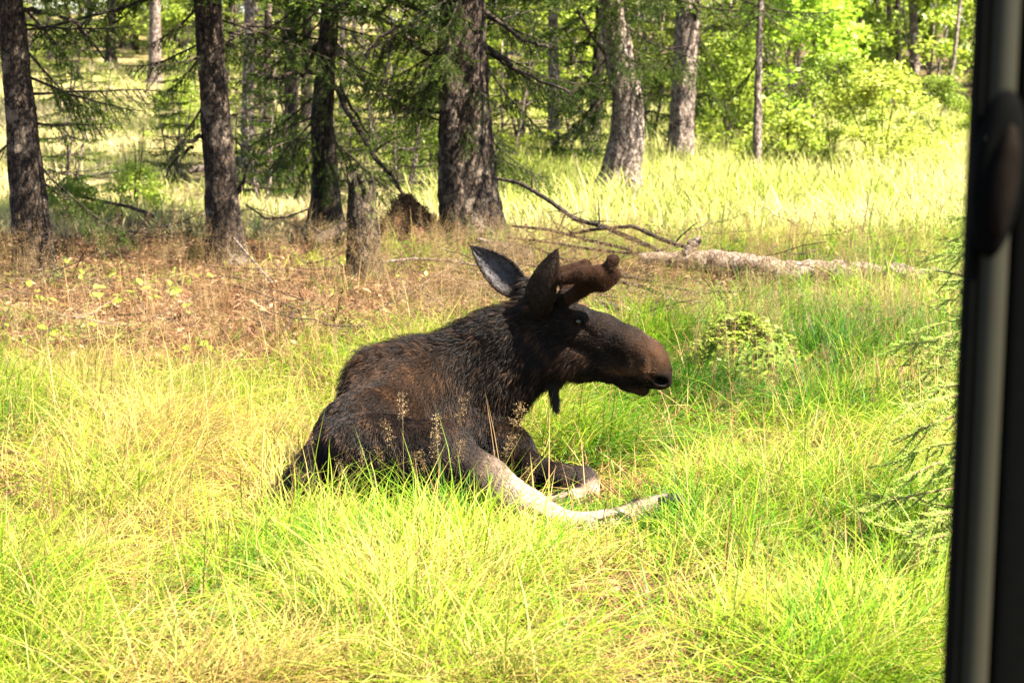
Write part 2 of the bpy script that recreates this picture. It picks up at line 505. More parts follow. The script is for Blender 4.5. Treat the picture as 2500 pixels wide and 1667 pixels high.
    dirt = sstep(.5, .75, fbm2(pxx * .09, pyy * .12, 43)) * (wl > .3)
    col = col * (1 - .45 * dirt[:, None])
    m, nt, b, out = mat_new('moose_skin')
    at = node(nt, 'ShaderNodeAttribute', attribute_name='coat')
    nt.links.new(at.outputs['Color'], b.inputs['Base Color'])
    b.inputs['Roughness'].default_value = .7; b.inputs['Specular IOR Level'].default_value = .04
    bump_n(nt, b, noise_n(nt, 120, 4, .6), .3, .003)
    root = thing('moose', 'dark brown young bull moose with velvet antlers lying in the grass', 'moose', (-.4, 9.3, 0))
    loc = np.array([-.4, 9.3, 0.0])
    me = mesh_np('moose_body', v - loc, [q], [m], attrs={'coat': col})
    link('body', me, root)

    # ---- fur as combed strands
    flow_pts = []          # (point, direction, length)
    def fl(px, py, D, tx, ty, tD, L): flow_pts.append((P(px, py, D), P(tx, ty, tD) - P(px, py, D), L))
    fl(1630, 890, 9.4, 1560, 850, 9.42, .007); fl(1560, 830, 9.45, 1480, 800, 9.5, .009); fl(1460, 790, 9.5, 1400, 770, 9.55, .011)
    fl(1560, 920, 9.4, 1500, 920, 9.4, .009); fl(1480, 880, 9.42, 1400, 890, 9.45, .013); fl(1400, 850, 9.5, 1330, 880, 9.55, .022)
    fl(1400, 740, 9.55, 1340, 740, 9.6, .014); fl(1390, 910, 9.5, 1340, 950, 9.5, .045); fl(1330, 770, 9.55, 1260, 790, 9.6, .026)
    fl(1300, 860, 9.5, 1250, 930, 9.5, .036); fl(1250, 730, 9.65, 1180, 760, 9.65, .052); fl(1140, 790, 9.65, 1060, 830, 9.65, .058)
    fl(1200, 850, 9.5, 1140, 920, 9.5, .042); fl(1260, 980, 9.6, 1240, 1050, 9.6, .055); fl(1120, 930, 9.5, 1080, 1010, 9.5, .038)
    fl(1000, 840, 9.6, 930, 850, 9.6, .062); fl(890, 870, 9.6, 840, 920, 9.55, .062); fl(1000, 930, 9.4, 940, 980, 9.4, .032)
    fl(880, 960, 9.4, 850, 1030, 9.3, .036); fl(1100, 1030, 9.5, 1060, 1090, 9.5, .030); fl(1230, 1060, 9.5, 1240, 1120, 9.4, .034)
    fl(950, 1040, 9.1, 880, 1080, 9.0, .026); fl(780, 1060, 9.0, 740, 1130, 8.95, .026); fl(850, 1130, 8.8, 830, 1210, 8.75, .028)
    fl(950, 1130, 8.75, 970, 1210, 8.7, .020); fl(1060, 1090, 8.7, 1120, 1150, 8.68, .016); fl(1180, 1160, 8.66, 1260, 1220, 8.66, .012)
    fl(1320, 1250, 8.65, 1400, 1280, 8.65, .008); fl(1450, 1270, 8.65, 1540, 1250, 8.68, .007); fl(1300, 1140, 9.3, 1380, 1160, 9.25, .014)
    fl(1420, 1150, 9.22, 1450, 1190, 9.2, .009); fl(1410, 1210, 9.2, 1360, 1230, 9.2, .007); fl(720, 1180, 8.9, 700, 1230, 8.88, .04)
    FP = np.array([f[0] for f in flow_pts]); FD = np.array([f[1] / np.linalg.norm(f[1]) for f in flow_pts]); FL = np.array([f[2] for f in flow_pts])
    tri = np.concatenate([q[:, :3], q[:, [0, 2, 3]]])
    def area(t, vv): return np.linalg.norm(np.cross(vv[t[:, 1]] - vv[t[:, 0]], vv[t[:, 2]] - vv[t[:, 0]]), axis=1) / 2
    def strands(vv, t, n, colf, flow, lenf, lift, rad, name, parent, mat, base, npt=5, seed=1, wt=None):
        r = np.random.default_rng(seed)
        A = area(t, vv)
        if wt is not None: A = A * wt
        k = r.choice(len(t), n, p=A / A.sum())
        b0 = r.random((n, 2)); sw = b0.sum(1) > 1; b0[sw] = 1 - b0[sw]
        tt = t[k]
        p0 = vv[tt[:, 0]] + (vv[tt[:, 1]] - vv[tt[:, 0]]) * b0[:, :1] + (vv[tt[:, 2]] - vv[tt[:, 0]]) * b0[:, 1:]
        nn = np.cross(vv[tt[:, 1]] - vv[tt[:, 0]], vv[tt[:, 2]] - vv[tt[:, 0]]); nn /= np.linalg.norm(nn, axis=1, keepdims=True) + 1e-12
        d = flow(p0); d = d - nn * (d * nn).sum(1, keepdims=True)
        clump = np.stack([noise2(p0[:, 0] * 38 + p0[:, 2] * 31, p0[:, 1] * 38 - p0[:, 2] * 22, s_) - .5 for s_ in (11, 12, 13)], 1)
        d = d / (np.linalg.norm(d, axis=1, keepdims=True) + 1e-9) + clump * .9 + r.normal(0, .16, (n, 3))
        d = d - nn * (d * nn).sum(1, keepdims=True); d /= np.linalg.norm(d, axis=1, keepdims=True) + 1e-9
        L = lenf(p0) * r.uniform(.6, 1.25, n)
        lf = (lift * r.uniform(.4, 1.7, n) * (1 + .5 * (L > .045)))[:, None]
        s_ = np.linspace(0, 1, npt)
        pts = np.empty((n, npt, 3))
        grav = np.array([0, 0, -1.0])
        for i, u in enumerate(s_):
            pts[:, i] = p0 - nn * .0015 + L[:, None] * (d * u * (1 - .12 * u) + nn * lf * (u - .55 * u * u) + grav * .16 * u * u)
        cu = bpy.data.hair_curves.new(name)
        cu.add_curves([npt] * n)
        cu.position_data.foreach_set('vector', (pts - base).astype(np.float32).ravel())
        rr = np.tile(rad * (1 - .8 * s_ ** 1.5), (n, 1)) * r.uniform(.7, 1.3, (n, 1))
        at_ = cu.attributes.get('radius') or cu.attributes.new('radius', 'FLOAT', 'POINT')
        at_.data.foreach_set('value', rr.astype(np.float32).ravel())
        cc = colf(k, tt, p0, r)
        ca = cu.attributes.new('tint', 'FLOAT_COLOR', 'CURVE')
        ca.data.foreach_set('color', np.concatenate([cc, np.ones((n, 1))], 1).astype(np.float32).ravel())
        cu.materials.append(mat)
        return link(name, cu, parent, kind='stuff')
    fm, nt, b, out = mat_new('moose_hair')
    at = node(nt, 'ShaderNodeAttribute', attribute_name='tint')
    nt.links.new(at.outputs['Color'], b.inputs['Base Color'])
    b.inputs['Roughness'].default_value = .42; b.inputs['Specular IOR Level'].default_value = .09
    def wts(p):
        d2 = ((p[:, None] - FP[None]) ** 2).sum(2) + 1e-4
        w = d2 ** -1.6
        return w / w.sum(1, keepdims=True)
    def batched(fn):
        return lambda p: np.concatenate([fn(p[i:i + 20000]) for i in range(0, len(p), 20000)])
    flow = batched(lambda p: wts(p) @ FD)
    lenf = batched(lambda p: wts(p) @ FL)
    def furcol(k, tt, p0, r):
        c = col[tt[:, 0]]
        f = r.uniform(.35, 1.9, (len(p0), 1))
        cl = noise2(p0[:, 0] * 26 + p0[:, 2] * 19, p0[:, 1] * 26 - p0[:, 2] * 23, 19)
        tip = ((r.random(len(p0)) < .05 + .32 * sstep(.55, .9, cl)))[:, None] * np.array([.042, .0205, .0090]) * r.uniform(.25, 1.5, (len(p0), 1))
        f = f * (.45 + 1.1 * cl)[:, None]
        return np.clip(c * f + tip, 0, 1)
    cen = v[tri[:, 0]]
    wt = np.where(cen[:, 0] > 0.0, 1.2, 1.0) * np.where(cen[:, 2] < 0.02, .2, 1)
    wet = ((pxx > 1585) & (np.abs(pyy - 935) < 22))[tri[:, 0]]
    wt = wt * np.where(wet, 0.05, 1)
    strands(v, tri, 165000, furcol, flow, lenf, .6, .0008, 'fur', root, fm, loc, seed=3, wt=wt)

    strands(v, tri, 80000, furcol, flow, lenf, .5, .00055, 'face_fur', root, fm, loc, npt=4, seed=4, wt=wt * (cen[:, 0] > .02) * (1 + 1.5 * (cen[:, 0] > .25)))
    # ---- bell under the throat
    bm = SDF()
    bm.chain([(P(1352, 926, 9.58), .030), (P(1352, 950, 9.57), .010), (P(1355, 972, 9.57), .006), (P(1356, 988, 9.57), .007)], .015)
    bv, bq = bm.mesh((.08, 9.48, .22), (.28, 9.66, .66), .006)
    bt = np.concatenate([bq[:, :3], bq[:, [0, 2, 3]]])
    sk = mat_plain('dark_hide', (.012, .008, .006), .6)
    bell = link('bell', mesh_np('bell', bv - loc, [bq], [sk]), root)
    strands(bv, bt, 5200, lambda k, tt, p, r: np.tile([.012, .009, .007], (len(p), 1)) * r.uniform(.5, 1.6, (len(p), 1)),
            lambda p: np.tile([0.05, -.05, -1.0], (len(p), 1)), lambda p: np.full(len(p), .038), .38, .0006, 'bell_hair', bell, fm, loc, seed=5)

    # ---- velvet antlers
    vel, nt, b, out = mat_new('velvet')
    c = ramp(nt, noise_n(nt, 14, 4), [(.35, (.006, .0027, .0014)), (.65, (.021, .0085, .0036))])
    nt.links.new(c, b.inputs['Base Color']); b.inputs['Roughness'].default_value = .8
    b.inputs['Specular IOR Level'].default_value = .05
    def antler(near):
        A = SDF()
        if near:
            D = 9.49
            A.chain([(P(1394, 724, D), .028), (P(1420, 708, D - .02), .026), (P(1440, 692, D - .05), .028)], .015)
            A.chain([(P(1381, 680, D - .05), .0235), (P(1425, 671, D - .07), .029), (P(1462, 672, D - .08), .031), (P(1496, 668, D - .06), .026)], .03)
            A.chain([(P(1432, 690, D - .05), .028), (P(1470, 690, D - .06), .028), (P(1496, 678, D - .05), .022)], .03)
            A.chain([(P(1480, 660, D - .08), .022), (P(1492, 645, D - .09), .0185), (P(1497, 636, D - .09), .0245)], .018)
        else:
            D = 9.74
            A.chain([(P(1382, 722, D), .030), (P(1388, 700, D + .03), .028), (P(1385, 680, D + .05), .03)], .02)
            A.chain([(P(1328, 672, D + .05), .022), (P(1365, 672, D + .06), .027), (P(1405, 662, D + .06), .026), (P(1432, 654, D + .05), .022)], .03)
            A.chain([(P(1415, 662, D + .06), .02), (P(1428, 646, D + .06), .021)], .015)
        lo = np.min([p[1] for p in A.p] + [p[2] for p in A.p], 0) - .06; hi = np.max([p[1] for p in A.p] + [p[2] for p in A.p], 0) + .06
        av, aq = A.mesh(lo, hi, .005)
        ob = link('antler', mesh_np('antler', av - loc, [aq], [vel]), root)
        t_ = np.concatenate([aq[:, :3], aq[:, [0, 2, 3]]])
        strands(av, t_, 16000, lambda k, tt, p, r: np.tile([.026, .0108, .0046], (len(p), 1)) * r.uniform(.5, 1.7, (len(p), 1)),
                lambda p: np.tile([-.6, .1, .3], (len(p), 1)), lambda p: np.full(len(p), .0055), 1.5, .0005, 'velvet_fuzz', ob, fm, loc, npt=3, seed=6)
    antler(True); antler(False)

    # ---- ears: cupped leaf-shaped shells
    em, nt, b, out = mat_new('ear_hide')
    at = node(nt, 'ShaderNodeAttribute', attribute_name='shade')
    c = ramp(nt, at.outputs['Fac'], [(0, (.005, .0035, .0025)), (.5, (.009, .0065, .005)), (1, (.042, .037, .037))])
    nt.links.new(c, b.inputs['Base Color']); b.inputs['Roughness'].default_value = .6; b.inputs['Specular IOR Level'].default_value = .12
    bump_n(nt, b, noise_n(nt, 45, 5, .6), .7, .006)
    def ear(base, tip, facing, width, cup, seed):
        base = np.asarray(base); tip = np.asarray(tip)
        ax = tip - base; L = np.linalg.norm(ax); ax /= L
        fz = facing - ax * np.dot(facing, ax); fz /= np.linalg.norm(fz)
        wd = np.cross(ax, fz)
        nu, nv = 30, 17
        vs = []; sh = []
        for side_ in (1, -1):                       # inner, outer skin
            for i in range(nu):
                u = i / (nu - 1)
                w = width * (np.sin(PI * min(1, (u * .93 + .07)) ** .85) ** .75 * .92 + .30 * (1 - u) ** 2)
                for j in range(nv):
                    t = -1 + 2 * j / (nv - 1)
                    ang = t * cup
                    R = w / max(math.sin(cup), .2)
                    th = .0045 * (1 - abs(t) ** 6) * (1 - u ** 8)
                    vein = .0035 * (abs(math.sin(u * 9 - abs(t) * 4.5)) ** 16 + .8 * math.exp(-(t / .07) ** 2)) * (side_ > 0)
                    p = base + ax * (u * L) + wd * (R * math.sin(ang)) - fz * (R * math.cos(ang) - R * math.cos(cup) * .0 - R * .55) + fz * (side_ * th + vein)
                    p = p + fz * (.03 * u * u)
                    vs.append(p); sh.append((.9 * min(1, .35 + u * 1.6) if abs(t) < .82 else .3) if side_ > 0 else .25)
        vs = np.array(vs); q_ = []
        for s_ in range(2):
            for i in range(nu - 1):
                for j in range(nv - 1):
                    a_ = s_ * nu * nv + i * nv + j
                    f = [a_, a_ + 1, a_ + nv + 1, a_ + nv]
                    q_.append(f if s_ == 0 else f[::-1])
        o2 = nu * nv
        for i in range(nu - 1):
            for j, fl_ in ((0, 0), (nv - 1, 1)):
                a_ = i * nv + j; f = [a_, a_ + nv, o2 + a_ + nv, o2 + a_]
                q_.append(f if not fl_ else f[::-1])
        for j in range(nv - 1):
            a_ = (nu - 1) * nv + j; q_.append([a_, a_ + 1, o2 + a_ + 1, o2 + a_])
        q_ = np.array(q_)
        ob = link('ear', mesh_np('ear', vs - loc, [q_], [em], attrs={'shade': np.array(sh)}), root)
        t_ = np.concatenate([q_[:, :3], q_[:, [0, 2, 3]]])
        cen_ = np.concatenate([np.zeros(nu * nv), np.ones(nu * nv)])
        edge = np.tile(np.abs(np.tile(np.linspace(-1, 1, nv), nu)), 2)
        w_ = np.where(cen_[t_[:, 0]] > 0, 1.0, .12) * (1 + 4 * (edge[t_[:, 0]] > .85))
        strands(vs, t_, 11000, lambda k, tt, p, r: np.tile([.012, .0068, .004], (len(p), 1)) * r.uniform(.4, 2.6, (len(p), 1)),
                lambda p: np.tile(ax, (len(p), 1)), lambda p: np.full(len(p), .015), .6, .0007, 'ear_hair', ob, fm, loc, npt=4, seed=seed, wt=w_)
    ear(P(1266, 706, 9.72), P(1156, 604, 9.80), np.array([-.15, -1, .15]), .062, .80, 8)
    ear(P(1308, 772, 9.53), P(1350, 612, 9.47), np.array([.62, .85, .0]), .066, .85, 9)

    # ---- eye
    eye_m, nt, b, out = mat_new('eye')
    b.inputs['Base Color'].default_value = (.008, .004, .002, 1); b.inputs['Roughness'].default_value = .18; b.inputs['Specular IOR Level'].default_value = .5
    for sg in (1, -1):
        c = P(1425, 783, hd(.28)) + side * sg * .070
        e = MB()
        th, ph = np.meshgrid(np.linspace(0, PI, 13), np.linspace(0, 2 * PI, 20, endpoint=False), indexing='ij')
        vv = np.stack([np.sin(th) * np.cos(ph), np.sin(th) * np.sin(ph), np.cos(th)], -1).reshape(-1, 3) * .016
        i, j = np.meshgrid(np.arange(12), np.arange(20), indexing='ij')
        qq = np.stack([i * 20 + j, (i + 1) * 20 + j, (i + 1) * 20 + (j + 1) % 20, i * 20 + (j + 1) % 20], -1).reshape(-1, 4)
        e.add(vv + c - loc, qq)
        link('eye', e.mesh('eye', [eye_m]), root)
    # hoof: two dark toes on the stretched hind foot
    hm = mat_plain('hoof', (.008, .006, .005), .7, .1, 40)
    for k, dz in ((0, .012), (1, -.012)):
        hs = SDF()
        hs.chain([(P(1614, 1228, 8.74 + dz), .027), (P(1648, 1222, 8.76 + dz * 1.8), .026), (P(1686, 1226, 8.78 + dz * 1.8), .010)], .02)
        lo = np.min([p[1] for p in hs.p] + [p[2] for p in hs.p], 0) - .05; hi = np.max([p[1] for p in hs.p] + [p[2] for p in hs.p], 0) + .05
        hv, hq = hs.mesh(lo, hi, .005)
        link('hoof', mesh_np('hoof', hv - loc, [hq], [hm]), root)
    return v
MOOSE_V = build_moose()
# ------------------------------------------------------------------ ground
def proj(x, y, z):
    return 1250 + x * F / y, HORIZON + (CAM_H - z) * F / y

def ground_hit(px, py):
    """where the view ray of a photo pixel meets the forest floor"""
    D = 4.0
    prev = 1
    for D in np.arange(5.5, 90, .05):
        p = P(px, py, D)
        if p[2] <= H(p[0], p[1]): return p
    return p

def litter_zone(x, y):
    px = 1250 + x * F / y
    n = (fbm2(x * .8, y * .8, 21) - .5)
    a = sstep(12.0, 13.8, y + n * 2.2) * (1 - sstep(19.6, 21.0, y + n))
    b = sstep(13.6, 14.8, y + n * 2) * (1 - sstep(17.6, 18.6, y + n)) * .72 * (1 - sstep(1650, 1900, px + n * 600))
    return np.maximum(a * (1 - sstep(800, 1120, px + n * 500)), b)

def build_ground():
    ys = np.concatenate([np.linspace(-6, 5.5, 12), np.arange(5.6, 21, .11), np.arange(21, 48, .35), np.linspace(48, 120, 30), [180, 300, 500]])
    ts = np.concatenate([[-60, -12, -4, -2, -1.2], np.linspace(-.75, .75, 121), [1.2, 2, 4, 12, 60]])
    X = np.outer(np.maximum(ys, 5.5) * .55, ts / 1.0); Y = np.repeat(ys[:, None], len(ts), 1)
    Z = H(X, Y)
    n, m = X.shape
    i, j = np.meshgrid(np.arange(n - 1), np.arange(m - 1), indexing='ij')
    q = np.stack([i * m + j, i * m + j + 1, (i + 1) * m + j + 1, (i + 1) * m + j], -1).reshape(-1, 4)
    lz = litter_zone(X.ravel(), np.maximum(Y.ravel(), 1.0))
    xs, ysv = X.ravel(), np.maximum(Y.ravel(), 1.0)
    straw = sstep(21, 25, ysv) * (1 - sstep(-.05, .02, xs / ysv)) * (.55 + .45 * sstep(.3, .6, fbm2(xs * .5, ysv * .4, 88)))
    mt, nt, b, out = mat_new('forest_floor')
    at = node(nt, 'ShaderNodeAttribute', attribute_name='litter')
    f = noise_n(nt, 9, 8, .75)
    grassy = ramp(nt, f, [(.3, (.020, .014, .005)), (.5, (.060, .040, .014)), (.72, (.13, .085, .035))])
    f2 = noise_n(nt, 14, 8, .8)
    brown = ramp(nt, f2, [(.3, (.016, .007, .004)), (.5, (.070, .029, .012)), (.66, (.16, .078, .038)), (.8, (.28, .17, .10))])
    mx = node(nt, 'ShaderNodeMixRGB')
    nt.links.new(at.outputs['Fac'], mx.inputs[0]); nt.links.new(grassy, mx.inputs[1]); nt.links.new(brown, mx.inputs[2])
    a2 = node(nt, 'ShaderNodeAttribute', attribute_name='straw'); m2 = node(nt, 'ShaderNodeMixRGB')
    st_c = ramp(nt, noise_n(nt, 3, 6, .7), [(.3, (.06, .05, .015)), (.5, (.15, .12, .045)), (.75, (.30, .22, .12))])
    nt.links.new(a2.outputs['Fac'], m2.inputs[0]); nt.links.new(mx.outputs[0], m2.inputs[1]); nt.links.new(st_c, m2.inputs[2])
    nt.links.new(m2.outputs[0], b.inputs['Base Color']); b.inputs['Roughness'].default_value = .95; b.inputs['Specular IOR Level'].default_value = .1
    bump_n(nt, b, noise_n(nt, 40, 6, .75), 1.0, .03)
    me = mesh_np('ground', np.stack([X, Y, Z], -1).reshape(-1, 3), [q], [mt], attrs={'litter': lz, 'straw': straw})
    link('ground', me, kind='structure')
build_ground()

# ------------------------------------------------------------------ bark, needles, leaves
BARK = {
    'spruce': mat_bark('spruce_bark', (.004, .0024, .0015), (.022, .0135, .0085), (.085, .058, .038), (.105, .078, .055)),
    'dark': mat_bark('dark_bark', (.004, .0028, .0016), (.016, .0108, .0062), (.055, .040, .026), (.042, .048, .012)),
    'pale': mat_bark('pale_bark', (.034, .022, .016), (.145, .107, .082), (.33, .265, .215)),
    'stump': mat_bark('stump_bark', (.005, .0032, .002), (.028, .019, .0105), (.105, .075, .045), (.06, .064, .013)),
    'dead': mat_bark('dead_wood', (.010, .007, .005), (.030, .020, .014), (.085, .06, .045)),
    'log': mat_bark('log_bark', (.035, .022, .015), (.15, .105, .075), (.30, .23, .18), (.25, .19, .145)),
    'grey': mat_bark('grey_wood', (.035, .024, .018), (.13, .095, .075), (.28, .22, .18)),
}
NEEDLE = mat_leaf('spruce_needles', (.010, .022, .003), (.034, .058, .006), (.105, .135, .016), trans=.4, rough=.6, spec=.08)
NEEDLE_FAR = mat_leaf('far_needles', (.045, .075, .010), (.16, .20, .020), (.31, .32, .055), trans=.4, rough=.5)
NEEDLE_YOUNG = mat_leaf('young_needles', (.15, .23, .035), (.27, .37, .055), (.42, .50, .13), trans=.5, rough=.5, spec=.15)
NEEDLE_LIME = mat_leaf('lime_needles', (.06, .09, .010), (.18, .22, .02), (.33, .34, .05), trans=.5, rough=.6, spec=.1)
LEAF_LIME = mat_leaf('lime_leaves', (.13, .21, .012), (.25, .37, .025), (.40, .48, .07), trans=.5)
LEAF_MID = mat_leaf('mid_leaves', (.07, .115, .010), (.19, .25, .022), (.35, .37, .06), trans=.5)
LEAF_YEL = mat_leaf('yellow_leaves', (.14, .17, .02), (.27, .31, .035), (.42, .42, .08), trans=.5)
TWIG = mat_plain('twig', (.14, .075, .045), .85, .2, 30)

def needles_on(mb, pts, L, width, spacing, r, m, up=.35, shade=(0, 1)):
    """needle triangles along a twig polyline"""
    pts = np.asarray(pts); seg = np.diff(pts, axis=0); sl = np.linalg.norm(seg, axis=1); tot = sl.sum()
    n = max(3, int(tot / spacing))
    s = np.sort(r.random(n)) * tot
    cum = np.concatenate([[0], np.cumsum(sl)])
    k = np.clip(np.searchsorted(cum, s) - 1, 0, len(seg) - 1)
    t = seg[k] / sl[k][:, None]
    p = pts[k] + t * (s - cum[k])[:, None]
    d = r.normal(0, 1, (n, 3)); d[:, 2] = d[:, 2] * .55 + up
    d -= t * (d * t).sum(1, keepdims=True) ; d /= np.linalg.norm(d, axis=1, keepdims=True) + 1e-9
    d = d * .85 + t * .65
    d /= np.linalg.norm(d, axis=1, keepdims=True)
    w = np.cross(d, r.normal(0, 1, (n, 3))); w /= np.linalg.norm(w, axis=1, keepdims=True) + 1e-9
    ln = (L * r.uniform(.7, 1.2, n) * (1 - .35 * s / tot))[:, None]
    v = np.stack([p - w * width / 2, p + w * width / 2, p + d * ln], 1).reshape(-1, 3)
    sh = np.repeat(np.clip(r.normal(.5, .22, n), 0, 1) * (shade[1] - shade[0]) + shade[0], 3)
    mb.add(v, None, np.arange(n * 3).reshape(-1, 3), m, sh)

def bend(a, b, sag, n, r, wig=.02):
    a = np.asarray(a, float); b = np.asarray(b, float)
    t = np.linspace(0, 1, n)[:, None]
    p = a + (b - a) * t
    L = np.linalg.norm(b - a)
    p[:, 2] += (-4 * sag * L * t * (1 - t))[:, 0]
    w = r.normal(0, wig * L, (n, 3)); w[0] = 0; w[-1] *= .3
    w = np.cumsum(w, 0) * .35
    return p + w * np.sin(PI * np.minimum(t, .999))

def spray(mb, a, b, r, r0=.010, needle=.022, nw=.0032, sp=.009, side=18, sl=.42, sag=.10, wood=0, leaf=1, shade=(0, 1), droop=.25, sub=True, hang=0.0):
    """a needled conifer branch from a to b"""
    axis = bend(a, b, sag, 9, r)
    L = np.linalg.norm(np.asarray(b) - np.asarray(a))
    mb.tube(axis, np.linspace(r0, r0 * .2, len(axis)), 5, wood, a=.5)
    d0 = (axis[-1] - axis[0]) / L
    lat = np.cross(d0, [0, 0, 1.0]); lat /= np.linalg.norm(lat) + 1e-9
    needles_on(mb, axis[3:], needle, nw, sp, r, leaf, shade=shade)
    for i in range(side):
        t = .16 + .82 * (i + r.random()) / side
        k = min(int(t * (len(axis) - 1)), len(axis) - 2)
        o = axis[k] + (axis[k + 1] - axis[k]) * (t * (len(axis) - 1) - k)
        sg = 1 if i % 2 else -1
        l = sl * L * (1.05 - t) ** .7 * r.uniform(.6, 1.1) * (.45 + t if t < .55 else 1)
        dr = d0 * r.uniform(.4, .9) + lat * sg * r.uniform(.6, 1.0) * (1 - .6 * hang) + np.array([0, 0, -droop * r.uniform(.3, 1.5) - hang * r.uniform(-.25, 1.3)])
        dr /= np.linalg.norm(dr)
        tw = bend(o, o + dr * l, .08, 5, r)
        mb.tube(tw, np.linspace(r0 * .35, r0 * .1, 5), 3, wood, cap=False)
        needles_on(mb, tw, needle, nw, sp, r, leaf, shade=shade)
        if sub and l > .16:
            for q_ in range(int(l / .07)):
                t2 = r.uniform(.2, .9); o2 = tw[int(t2 * 4)]
                d2 = dr + lat * r.normal(0, .6) + d0 * r.normal(.2, .5) + np.array([0, 0, -droop * .6 + hang * r.normal(0, .5)]); d2 /= np.linalg.norm(d2)
                needles_on(mb, bend(o2, o2 + d2 * l * r.uniform(.25, .45), .05, 3, r), needle, nw, sp, r, leaf, shade=shade)

def crown_mesh(seed, z0=2.3, z1=13.5, R=2.5):
    """upper crown of a spruce: whorls of drooping boughs"""
    r = np.random.default_rng(seed); mb = MB()
    z = z0
    while z < z1:
        f = (z - z0) / (z1 - z0)
        Rw = R * (1 - f) ** .8 * (0.75 + .25 * min(1, f * 6)) + .15
        nb = 8 if f < .6 else 6
        a0 = r.random() * 6.28
        for k in range(nb):
            a = a0 + k * 2 * PI / nb + r.normal(0, .2); l = Rw * r.uniform(.75, 1.1)
            zz = z + r.normal(0, .15)
            st = np.array([math.cos(a) * .12, math.sin(a) * .12, zz]); en = np.array([math.cos(a) * l, math.sin(a) * l, zz - l * r.uniform(.02, .28)])
            spray(mb, st, en, r, .018, .075, .018, .016, int(9 + l * 4), .45, .06, droop=.35, sub=False)
        z += .42 + .25 * f
    return mb.mesh('crown', [BARK['dead'], NEEDLE], smooth=False)
CROWNS = [crown_mesh(s) for s in (1, 2, 3)]

def leafy(mb, n, shape, size, r, m=0, clumps=40, lo=.0):
    """leaf rhombs in clumps through the volume of a crown; shape(u) -> (centre, radius)"""
    cs = []
    for _ in range(clumps):
        c, rad = shape(r); cs.append((c, rad))
    k = r.integers(0, clumps, n)
    cc = np.array([c for c, _ in cs])[k]; rr = np.array([q for _, q in cs])[k]
    d = r.normal(0, 1, (n, 3)); d /= np.linalg.norm(d, axis=1, keepdims=True)
    p = cc + d * (rr * r.random(n) ** .45)[:, None] * np.array([1, 1, .75])
    u = r.normal(0, 1, (n, 3)); u[:, 2] *= .5; u /= np.linalg.norm(u, axis=1, keepdims=True)
    w = np.cross(u, r.normal(0, 1, (n, 3)) * np.array([.5, .5, 1.0])); w /= np.linalg.norm(w, axis=1, keepdims=True)
    s = (size * r.uniform(.6, 1.3, n))[:, None]
    v = np.stack([p - u * s * .6, p + w * s * .33, p + u * s * .6, p - w * s * .33], 1).reshape(-1, 3)
    base = np.array([np.clip(r.normal(.5, .2), 0, 1) for _ in cs])[k]
    sh = np.repeat(np.clip(base * .6 + r.normal(.2, .12, n), 0, 1), 4)
    mb.add(v, np.arange(n * 4).reshape(-1, 4), None, m, sh)

# ------------------------------------------------------------------ trunks
def trunk_mesh(pts, rads, mat, seed, flare=.35, top=None, n=40, amp=.010, step=.035, snag=False):
    """pts: axis points from base up (world, relative to the base)"""
    r = np.random.default_rng(seed)
    pts = np.asarray(pts, float); rads = np.asarray(rads, float)
    z = pts[:, 2]
    zs = np.arange(-.25, min(z[-1], 2.6), step)
    if z[-1] > 2.6: zs = np.concatenate([zs, np.arange(2.6, z[-1], .5), [z[-1]]])
    cx = np.interp(zs, z, pts[:, 0]); cy_ = np.interp(zs, z, pts[:, 1]); rr = np.interp(zs, z, rads)
    th = np.arange(n) * 2 * PI / n
    TH, ZZ = np.meshgrid(th, zs)
    base = rr[:, None] * np.ones_like(TH)
    ph = r.random() * 6.28; lob = r.integers(4, 7)
    base *= 1 + flare * np.exp(-np.maximum(ZZ, 0) / .13) * (1 + .45 * np.cos(lob * TH + ph)) + .04 * np.sin(2 * TH + ph + ZZ * 1.3)
    R0 = rads[0]
    a = np.cos(TH) * R0; b_ = np.sin(TH) * R0
    s0 = seed * 7
    plates = noise2((a + 3) * 30 + ZZ * 2, (b_ + 3) * 30 + ZZ * 9, s0) + .6 * noise2((a + 3) * 60, ZZ * 26 + b_ * 60, s0 + 1) + .5 * noise2(a * 12 + b_ * 9, ZZ * 4, s0 + 2)
    base += (plates / 2.1 - .5) * amp * 4.2
    if snag:
        cut = zs[-1] - .42 * noise2((np.cos(th) + 2) * 2.4, (np.sin(th) + 2) * 2.4, s0 + 4) * (1 if snag is True else snag)
        ZZ = np.minimum(ZZ, cut[None, :])
    X = cx[:, None] + np.cos(TH) * base; Y = cy_[:, None] + np.sin(TH) * base
    v = np.stack([X, Y, ZZ], -1).reshape(-1, 3)
    k = len(zs)
    i, j = np.meshgrid(np.arange(k - 1), np.arange(n), indexing='ij'); j2 = (j + 1) % n
    q = np.stack([i * n + j, i * n + j2, (i + 1) * n + j2, (i + 1) * n + j], -1).reshape(-1, 4)
    v = np.concatenate([v, [[cx[-1], cy_[-1], (ZZ[-1].mean() - (.12 if snag else 0))]]])
    t = np.stack([(k - 1) * n + np.arange(n), (k - 1) * n + (np.arange(n) + 1) % n, np.full(n, k * n)], 1)
    return mesh_np('trunk', v, [q, t], [mat])

